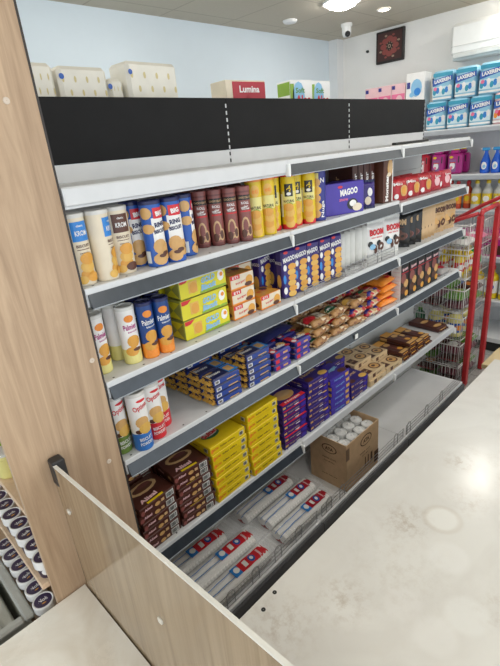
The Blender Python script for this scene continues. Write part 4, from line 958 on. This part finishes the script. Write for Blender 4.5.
lying('bucketlid','plastic_bowl','bowl', MB().lathe([(.04,-.02),(.07,.02),(.078,.03),(.07,.028),(.05,-.01),(.001,-.012)], C('bowlgreen',(.02,.32,.07)), 18, cap=False), .04)
spawn('bucketlid', (3.665,1.30,.965), 'bright green plastic bowl tilted in the wire stand', None, 0, .9, -.5)

# ------------------------------------------------------------------ right wall shelving
o = empty('wall_shelving', (4.4,1.2,0))
D = Matrix.Translation((-4.4,-1.2,0))
WS = [1.91,1.54,1.245,.85,.46,.14]
Ya, Yb = -.6, 2.9
def wp(n, mb, par=None):
    ob = link(n, mb.mesh(n), par or o)
    if par is None: ob.matrix_local = D
    return ob
wp('back_panel', MB().box((4.585,Ya,.1),(4.605,Yb,1.95), WHITE))
for k, y in enumerate((.2,1.05,2.0,2.85)):
    u = MB().box((4.572,y-.015,.003),(4.584,y+.015,1.96), WHITE)
    for q in range(44): u.box((4.5705,y-.004,.3+.035*q),(4.5718,y+.004,.318+.035*q), DARK)
    wp('upright', u)
for k, z in enumerate(WS):
    fx = 4.2 if k < 5 else 4.12
    s_ = wp('shelf', MB().box((fx,Ya,z-.022),(4.57,Yb,z), WHITE, .002).box((fx-.004,Ya,z-.045),(fx+.006,Yb,z-.004), WHITE, .002))
    if k < 5: link('price_strip', MB().box((fx-.012,Ya,z-.045),(fx-.0045,Yb,z-.010), mat('wall_channel',(.42,.44,.47),.3), .002).mesh('price_strip'), s_)
wp('kickboard', MB().box((4.14,Ya,.003),(4.16,Yb,.115), DARK))
props(o, 'long white wall shelving of cleaning goods beyond the wire stand', 'shelving')

# paper roll packs
def rollpack(key, base, t, tc_, patch):
    b = MB()
    w, d, h = .172, .15, .225
    n = 24; prof = []
    for i in range(n):
        a = 2*PI*i/n
        ex = .55
        prof.append((w/2*abs(math.cos(a))**ex*(1 if math.cos(a) >= 0 else -1), d/2*abs(math.sin(a))**ex*(1 if math.sin(a) >= 0 else -1)))
    zs = [0,.012,h*.5-.004,h*.5,h*.5+.004,h-.014,h]; sc_ = [.93,1,1,.985,1,1,.90]
    vs = [(x*s_,y*s_,z) for z, s_ in zip(zs, sc_) for x, y in prof]
    fs = [(k*n+i,k*n+(i+1)%n,(k+1)*n+(i+1)%n,(k+1)*n+i) for k in range(len(zs)-1) for i in range(n)]
    fs += [tuple(range(n-1,-1,-1)), tuple((len(zs)-1)*n+i for i in range(n))]
    b.add(vs, fs, base, True)
    fm = plane((0,-d/2,h/2),(1,0,0),(0,0,1), .0012)
    b.put(poly([(-.078,.0),(.078,.035),(.078,.075),(-.078,.05)]), fm, BLUE, 0); b.put(T(t,0,.042,.13,.028,.14,0,.05), fm, tc_, 1)
    for q in range(6): b.put(ell(-.06+.024*q,-.045+.012*(q%3),.014,.024), fm, patch[q % len(patch)], 1)
    b.put(ell(-.055,-.02,.014,.014), fm, PINK, 2); b.put(rect(-.078,-.1,.078,-.085), fm, WHT, 0); b.put(rect(-.078,.07,.078,.098), fm, TEAL, 0); b.put(rect(-.078,-.075,.078,-.005), fm, C('rollwhite',(.62,.76,.80)), 0)
    sm = plane((-w/2,0,h/2),(0,-1,0),(0,0,1), .0012)
    b.put(poly([(-.06,.0),(.06,.03),(.06,.07),(-.06,.045)]), sm, BLUE, 0); b.put(ell(0,-.05,.03,.03), sm, TEAL, 0)
    kind(key, 'paper_roll_pack', 'paper towels', b.mesh(key))
rollpack('rolls', C('rollblue',(.30,.58,.74)), 'LAXEREN', WHT, [TEAL,LBLUE,WHT]); rollpack('rollso', PINKL, 'LUXE S', WHT, [ORNG,REDP,YEL])
zz = WS[0]+.0008
g = 'paper roll packs on the top wall shelf'
for k in range(5):
    spawn('rolls' if k != 3 else 'rollso', (4.30,1.89-.182*k,zz), ('orange and blue' if k == 3 else 'blue') + f' paper roll pack, {ORD[k]} in the lower row from the picture', g, -PI/2+.12)
for k in range(4):
    spawn('rolls', (4.31,1.855-.19*k,zz+.2262), f'blue paper roll pack, {ORD[k]} in the upper row from the picture', g, -PI/2+.12)
fr = [(rect(-.075,.0,-.045,.05), ROYAL, 1), (ell(.01,0,.05,.07), SKY, 0), (ell(.02,-.03,.03,.03), LBLUE, 1), (ell(-.03,-.05,.02,.02), SKY, 1)]
carton('whitepk','diaper_pack', .165, .14, .235, WHT, fr, cat='paper pack')
stack('whitepk', 2, (4.30,2.085,zz), .2358, 'white pack with blue pattern', 'tall pair beside the pink packs', 'white packs on the top wall shelf', -PI/2+.05)
fr = [(rect(-.06,.06,-.03,.09), ROYAL, 1), (rect(-.06,-.09,.06,.02), PINK, 0), (ell(.01,-.03,.03,.04), PINKL, 1)]
carton('pinkpk','napkin_pack', .13, .13, .205, PINKL, fr, cat='paper pack')
for k in range(3): stack('pinkpk', 2, (4.30,2.245+.137*k,zz), .2058, 'pale pink pack', f'{ORD[k]} pair after the white packs', 'pale pink packs on the top wall shelf', -PI/2+.05, .002, .02)
# jugs on the second wall shelf
def jug(key, body, capm, lab):
    b = MB().box((-.058,-.035,0),(.058,.035,.165), body, .014)
    b.box((-.045,-.03,.165),(.03,.03,.195), body, .012)
    b.box((.022,-.036,.09),(.038,.036,.15), DARK, .004)
    fm = plane((0,-.035,.09),(1,0,0),(0,0,1))
    b.put(rect(-.045,-.07,.012,.03), fm, lab, 0); b.put(ell(-.018,-.02,.022,.03), fm, WHT, 1); b.put(ell(-.025,-.035,.012,.012), fm, PINK, 2); b.put(ell(-.03,.05,.016,.01), fm, YEL, 1); b.put(rect(-.04,.002,.008,.01), fm, REDP, 2)
    c = MB().lathe([(.024,.195),(.024,.225),(.018,.23)], capm, 12)
    kind(key, 'detergent_jug', 'detergent jug', [('body', b.mesh(key)), ('cap', c.mesh(key+'_cap'))])
jug('jugm', MAG, YEL, C('jl',(.25,.10,.25))); jug('jugr', CRIM, REDP, PINKL); jug('jugp', PINK, PINK, WHT)
zz = WS[1]+.0008
g = 'detergent jugs on the second wall shelf'
for k, (key, y, nm_) in enumerate((('jugp',2.12,'pink'),('jugr',1.985,'red'),('jugm',1.845,'magenta'),('jugm',1.70,'magenta'))):
    spawn(key, (4.27,y,zz), f'{nm_} detergent jug, {ORD[k]} along the front from the picture wall', g, -PI/2+.15)
for k in range(3): spawn('jugm', (4.40,1.99-.15*k,zz), f'magenta detergent jug in the back row, {ORD[k]} along', g, -PI/2+.1)
def spray():
    b = MB().lathe([(.036,0),(.040,.01),(.038,.09),(.022,.135),(.014,.16),(.014,.175)], C('sprayblue',(.01,.10,.55),.2), 16)
    b.put(ell(0,.06,.022,.03), cyl(.040), WHT, 0); b.put(ell(.004,.055,.012,.014), cyl(.040), SKY, 2)
    t = MB().box((-.035,-.012,.175),(.025,.012,.20), C('sprayhead',(.04,.30,.62)), .006).box((-.018,-.006,.145),(-.010,.006,.175), WHT, .002).box((-.045,-.006,.185),(-.035,.006,.196), WHT, .002)
    kind('spray', 'spray_bottle', 'spray bottle', [('bottle', b.mesh('spray')), ('trigger', t.mesh('spray_trigger'))])
spray()
for k in range(4): spawn('spray', (4.28,1.455-.085*k,zz), f'blue window cleaner spray bottle, {ORD[k]} from the jugs', 'blue spray bottles on the wall shelf', -PI/2)
# third shelf: sauces and clear bottles
bottle('sauce','sauce_bottle','bottle', .036,.235, C('saucered',(.45,.05,.015)), REDP, ORNG, .4,.62, prints=YEL)
bottle('clear','oil_bottle','bottle', .040,.24, C('clearoil',(.50,.50,.46)), YEL, YEL, .4,.62, prints=WHT)
bottle('jar','spread_jar','jar', .036,.085, CHOC, C('jarlid',(.30,.22,.24)), PINKL, .8,.70)
zz = WS[2]+.0008
for k in range(4): spawn('sauce', (4.27+.04*(k%2),1.81-.075*k,zz), f'red sauce bottle with orange label, {ORD[k]} from the biscuit shelves', 'sauce bottles on the third wall shelf', -PI/2)
for k in range(4): spawn('clear', (4.27,1.50-.09*k,zz), f'pale oil bottle with yellow cap, {ORD[k]} after the sauce bottles', 'oil bottles on the third wall shelf', -PI/2)
zz = WS[3]+.0008
carton('pinkbx','noodle_pack', .085,.12,.23, MAG, [(rect(-.035,-.10,.035,-.02), CHOC, 0), (ell(0,.06,.03,.03), PINK, 0), (T('Rose',0,.06,.05,.02), WHT, 1)], cat='packet')
for k in range(6): spawn('pinkbx', (4.28,1.53-.092*k,zz), f'magenta packet with dark lower panel, {ORD[k]} along the fourth wall shelf', 'magenta packets on the fourth wall shelf', -PI/2)
for k in range(5): spawn('jar', (4.26,2.02-.09*k,zz), f'small dark spread jar, {ORD[k]} along the fourth wall shelf', 'spread jars on the fourth wall shelf', -PI/2)
zz = WS[2]+.0008
for k in range(6): spawn('jar', (4.25,2.42-.085*k,zz), f'small dark spread jar, {ORD[k]} along the third wall shelf', 'spread jars on the third wall shelf', -PI/2)
zz = WS[4]+.0008
bottle('yellowb','bleach_bottle','bottle', .055,.30, YEL, REDP, WHT, .35,.62, prints=BLUE)
for k in range(8): spawn('yellowb', (4.28,1.66-.12*k,zz), f'large yellow bottle with red cap, {ORD[k]} along the fifth wall shelf', 'yellow bottles on the fifth wall shelf', -PI/2)

# ------------------------------------------------------------------ counters and partition
ZC = .653
rings = [(1.135,.385,.062,(.84,.84,.81),.55),(1.275,.465,.066,(.52,.44,.34),.40),(1.275,.465,.056,(.84,.84,.80),.9),(1.43,.50,.058,(.82,.81,.77),.3),(.98,.27,.062,(.84,.85,.82),.55),(.87,.31,.058,(.84,.84,.81),.45),(.90,.42,.055,(.83,.82,.79),.35)]
smudges = [(1.18,.55,.11,.6),(.78,.55,.11,.5),(.61,.64,.14,.5),(1.60,.53,.08,.6),(1.40,.42,.10,.35),(1.05,.18,.10,.4),(.98,.48,.22,.2)]
CTR = counter_mat('stained_counter', (.78,.775,.735), (.73,.72,.68), (.40,.31,.22), rings, .20, .25, smudges)
CTL = counter_mat('marbled_counter', (.88,.85,.77), (.76,.70,.60), (.60,.54,.46), (), .25, .25)
def slab(x0, x1, y0, y1, z0, z1, mt, rad=0.0, edge=None):
    pts = [(x0,y0),(x1,y0)]
    if rad:
        for k in range(13):
            a = k*PI/24
            pts.append((x1-rad+rad*math.cos(a), y1-rad+rad*math.sin(a)))
    else: pts.append((x1,y1))
    pts.append((x0,y1)); n = len(pts); b = MB()
    b.add([(x,y,z1) for x,y in pts], [tuple(range(n))], mt)
    b.add([(x,y,z0) for x,y in pts], [tuple(range(n-1,-1,-1))], edge or mt)
    vs = [(x,y,z) for x,y in pts for z in (z0,z1)]
    b.add(vs, [(2*i,2*((i+1)%n),2*((i+1)%n)+1,2*i+1) for i in range(n)], edge or mt)
    return b
o = empty('checkout_counter', (1.3,0,0))
D = Matrix.Translation((-1.3,0,0))
def cp(n, mb): ob = link(n, mb.mesh(n), o); ob.matrix_local = D; return ob
ct = link('counter_top', slab(.327,2.62,-.55,.732,ZC-.03,ZC,CTR).mesh('counter_top'), o); ct.matrix_local = D
body_m = mat('counter_body',(.10,.07,.05),.6)
cp('cabinet', MB().box((.36,-.50,.003),(2.58,.66,ZC-.031), body_m))
hs = MB()
for x, y in ((.613,.700),(.676,.712)): hs.lathe([(.007,ZC+.0004),(.001,ZC+.0006)], DARK, 12, x, y, cap=False)
cp('bolt_hole', hs)
props(o, 'long pale stained checkout counter in front of the shelves', 'counter')
o = empty('side_counter', (3.0,.2,0)); D = Matrix.Translation((-3.0,-.2,0))
BEIGE = mat('beige_top',(.62,.50,.28),.4)
cp('counter_top', slab(2.623,3.2,-.5,.80,.575,.60,BEIGE,.35))
cp('cabinet', slab(2.63,3.15,-.48,.74,.003,.574,mat('counter_brown',(.12,.07,.045),.5),.30))
props(o, 'low beige counter with a rounded corner beyond the pale counter', 'counter')
o = empty('packing_counter', (-.3,.4,0)); D = Matrix.Translation((.3,-.4,0))
cp('counter_top', slab(-1.2,.300,-.6,1.196,ZC-.03,ZC,CTL))
cp('cabinet', MB().box((-1.15,-.55,.003),(.28,1.15,ZC-.031), body_m))
props(o, 'cream marbled counter against the oak end board', 'counter')
# partition
o = empty('partition_board', (.313,.6,0))
pb = MB()
x0, x1 = .304, .311
z0 = .01; za, zb_ = 1.128, 1.205
vs = [(x0,1.19,z0),(x0,-.6,z0),(x0,-.6,zb_+.05),(x0,1.19,za)]; vs2 = [(x1,y,z) for _,y,z in vs]
pb.add(vs+vs2, [(0,3,2,1),(4,5,6,7),(0,1,5,4),(1,2,6,5)], WOODB)
ob = link('board', pb.mesh('board'), o, Matrix.Translation((-.313,-.6,0)))
eg = MB(); EDGE = mat('white_edging',(.72,.71,.66),.3)
eg.add([(x0-.001,1.191,za),(x1+.001,1.191,za),(x1+.001,-.6,zb_+.05),(x0-.001,-.6,zb_+.05),(x0-.001,1.191,za+.004),(x1+.001,1.191,za+.004),(x1+.001,-.6,zb_+.054),(x0-.001,-.6,zb_+.054)], [(4,5,6,7),(0,1,5,4),(0,4,7,3),(1,2,6,5)], EDGE)
link('edging', eg.mesh('edging'), o, Matrix.Translation((-.313,-.6,0)))
cc = MB().box((x0-.002,1.160,za-.07),(x0+.034,1.1985,za+.014), mat('cap_plastic',(.022,.022,.024),.4), .004)
link('corner_cap', cc.mesh('corner_cap'), o, Matrix.Translation((-.313,-.6,0)))
bo = MB().lathe([(.010,0),(.0095,.003),(.004,.005),(.001,.005)], mat('bolt_cap',(.70,.66,.58),.3,.3), 12, cap=False).xform(Matrix.Rotation(-PI/2,4,'Y')).mesh('bolt')
for y, z in ((.70,.936),(1.14,.985),(.20,.95)): link('bolt', bo, o, Matrix.Translation((x0-.313-.0003,y-.6,z)))
props(o, 'glossy oak board standing between the two counters', 'partition', kind='thing')

# ------------------------------------------------------------------ side rack of cups behind the end board, grey crate
o = empty('cup_rack', (.34,1.6,0)); D = Matrix.Translation((-.34,-1.6,0))
for z, xa in ((.572,.150),(.728,.190),(.905,.235)):
    cp('shelf', MB().box((xa,1.222,z-.02),(.50,2.3,z), WOODS, .002))
for z, xa in ((.30,.150),(1.25,.235)):
    cp('shelf', MB().box((xa,1.222,z-.02),(.50,2.3,z), WOODS, .002))
cp('back_board', MB().box((.485,1.222,.003),(.50,2.3,1.5), WOODS))
cp('end_board', MB().box((.15,2.30,.003),(.50,2.318,1.5), WOODS))
props(o, 'pale wooden stepped rack of cups behind the oak end board', 'rack')
LIDP = C('cuplid',(.045,.028,.075)); 
b = MB().lathe([(.024,0),(.030,.058),(.031,.060)], C('cupbody',(.035,.02,.05)), 16)
b.put(ell(0,.03,.014,.012), cyl(.029,.002), WHT, 0)
l = MB().lathe([(.0325,.040),(.033,.066),(.0305,.069),(.027,.0675)], WHT, 18, cap=False).lathe([(.027,.0675),(.001,.0665)], LIDP, 18, cap=False)
l.put(T('Nola',0,.004,.034,.014,.3), plane((0,0,.0665),(1,0,0),(0,1,0)), WHT, 0); l.put(ell(.006,-.014,.010,.006), plane((0,0,.0665),(1,0,0),(0,1,0)), AMBER, 0)
kind('cup','spread_cup','cup', [('tub', b.mesh('tub')), ('lid', l.mesh('cup_lid'))])
for k in range(6): spawn('cup', (.186+.002*(k%2),1.258+.0685*k,.5728), f'dark cup with white-rimmed lid on the lower step, {ORD[k]} from the end board', 'cups on the stepped rack', -.4+.2*(k%3))
for k in range(8): spawn('cup', (.226+.002*(k%2),1.258+.0685*k,.7288), f'dark cup with white-rimmed lid on the upper step, {ORD[k]} from the end board', 'cups on the stepped rack', -.3+.2*(k%3))
bottle('cream_jar','cream_jar','jar', .04,.10, LYEL, PALE, None, .85,.78)
spawn('cream_jar', (.278,1.60,.9058), 'pale yellow cream jar on the top step of the rack')
carton('greenpk','green_carton', .07,.06,.12, LIME, [], cat='carton'); spawn('greenpk', (.285,1.72,.9058), 'bright lime green carton on the top step of the rack')
for k in range(3): spawn('cream_jar', (.285,1.80+.09*k,.9058), f'pale yellow jar on the top step, {ORD[k]} behind the lime carton', 'jars on the stepped rack')

o = empty('storage_crate', (-.06,1.5,0)); 
CRG = mat('grey_crate',(.42,.42,.37),.45,var=.1); 
b = MB(); x0, x1, y0, y1, h = -.22,.20,-.235,.30,.60
bt = .03
for a, c in (((x0,y0,0),(x1,y1,.01)),((x0,y0,.01),(x0+.012,y1,h)),((x1-.012,y0,.01),(x1,y1,h)),((x0+.012,y0,.01),(x1-.012,y0+.012,h)),((x0+.012,y1-.012,.01),(x1-.012,y1,h))): b.box(a, c, CRG)
link('tub', b.mesh('tub'), o, Matrix.Translation((0,0,.002)))
rm = MB()
for a, c in (((x0-.012,y0-.012,h),(x0+.018,y1+.012,h+.02)),((x1-.018,y0-.012,h),(x1+.012,y1+.012,h+.02)),((x0+.018,y0-.012,h),(x1-.018,y0+.018,h+.02)),((x0+.018,y1-.018,h),(x1-.018,y1+.012,h+.02))): rm.box(a, c, mat('crate_rim',(.36,.36,.33),.4), .006)
link('rim', rm.mesh('rim'), o, Matrix.Translation((0,0,.002)))
props(o, 'deep grey plastic crate beside the stepped cup rack', 'crate')
bg = pillow_mb(.36,.44,.16, film('bin_bag',(.66,.66,.60),.75,.2), wr=.9, seed=40, nu=26, nv=22, crimp=0); bg.xform(Matrix.Translation((0,0,.0)))
kind('bag','plastic_bag','bag', bg.mesh('plastic_bag')); spawn('bag', (-.07,1.532,.50), 'crumpled clear plastic bag filling the grey crate', None)

# ------------------------------------------------------------------ world, camera
w = bpy.data.worlds.new('shop_daylight'); SC.world = w; w.use_nodes = True
bgk = w.node_tree.nodes['Background']; bgk.inputs['Color'].default_value = (.86,.93,1.0,1); bgk.inputs['Strength'].default_value = .78
cam = bpy.data.cameras.new('camera'); co = bpy.data.objects.new('camera', cam); COL.objects.link(co)
R = ((0.69808466,-0.32446188,0.63828073),(-0.71068174,-0.20537809,0.67286797),(-0.08723113,-0.92333327,-0.37396043))
right = Vector((R[0][0],R[1][0],R[2][0])); up = -Vector((R[0][1],R[1][1],R[2][1])); fw = Vector((R[0][2],R[1][2],R[2][2]))
M = Matrix((right, up, -fw)).transposed().to_4x4(); M.translation = (0,0,EYE)
co.matrix_world = M
cam.sensor_fit = 'VERTICAL'; cam.sensor_height = 36; cam.sensor_width = 27; cam.lens = 454.42/666*36; cam.clip_start = .02
SC.camera = co
SC.view_settings.view_transform = 'Standard'; SC.view_settings.look = 'None'; SC.view_settings.exposure = 1.15; SC.view_settings.gamma = 1
SC.view_settings.use_curve_mapping = False
SC.cycles.use_denoising = True
SC.cycles.max_bounces = 8
SC.cycles.transparent_max_bounces = 12
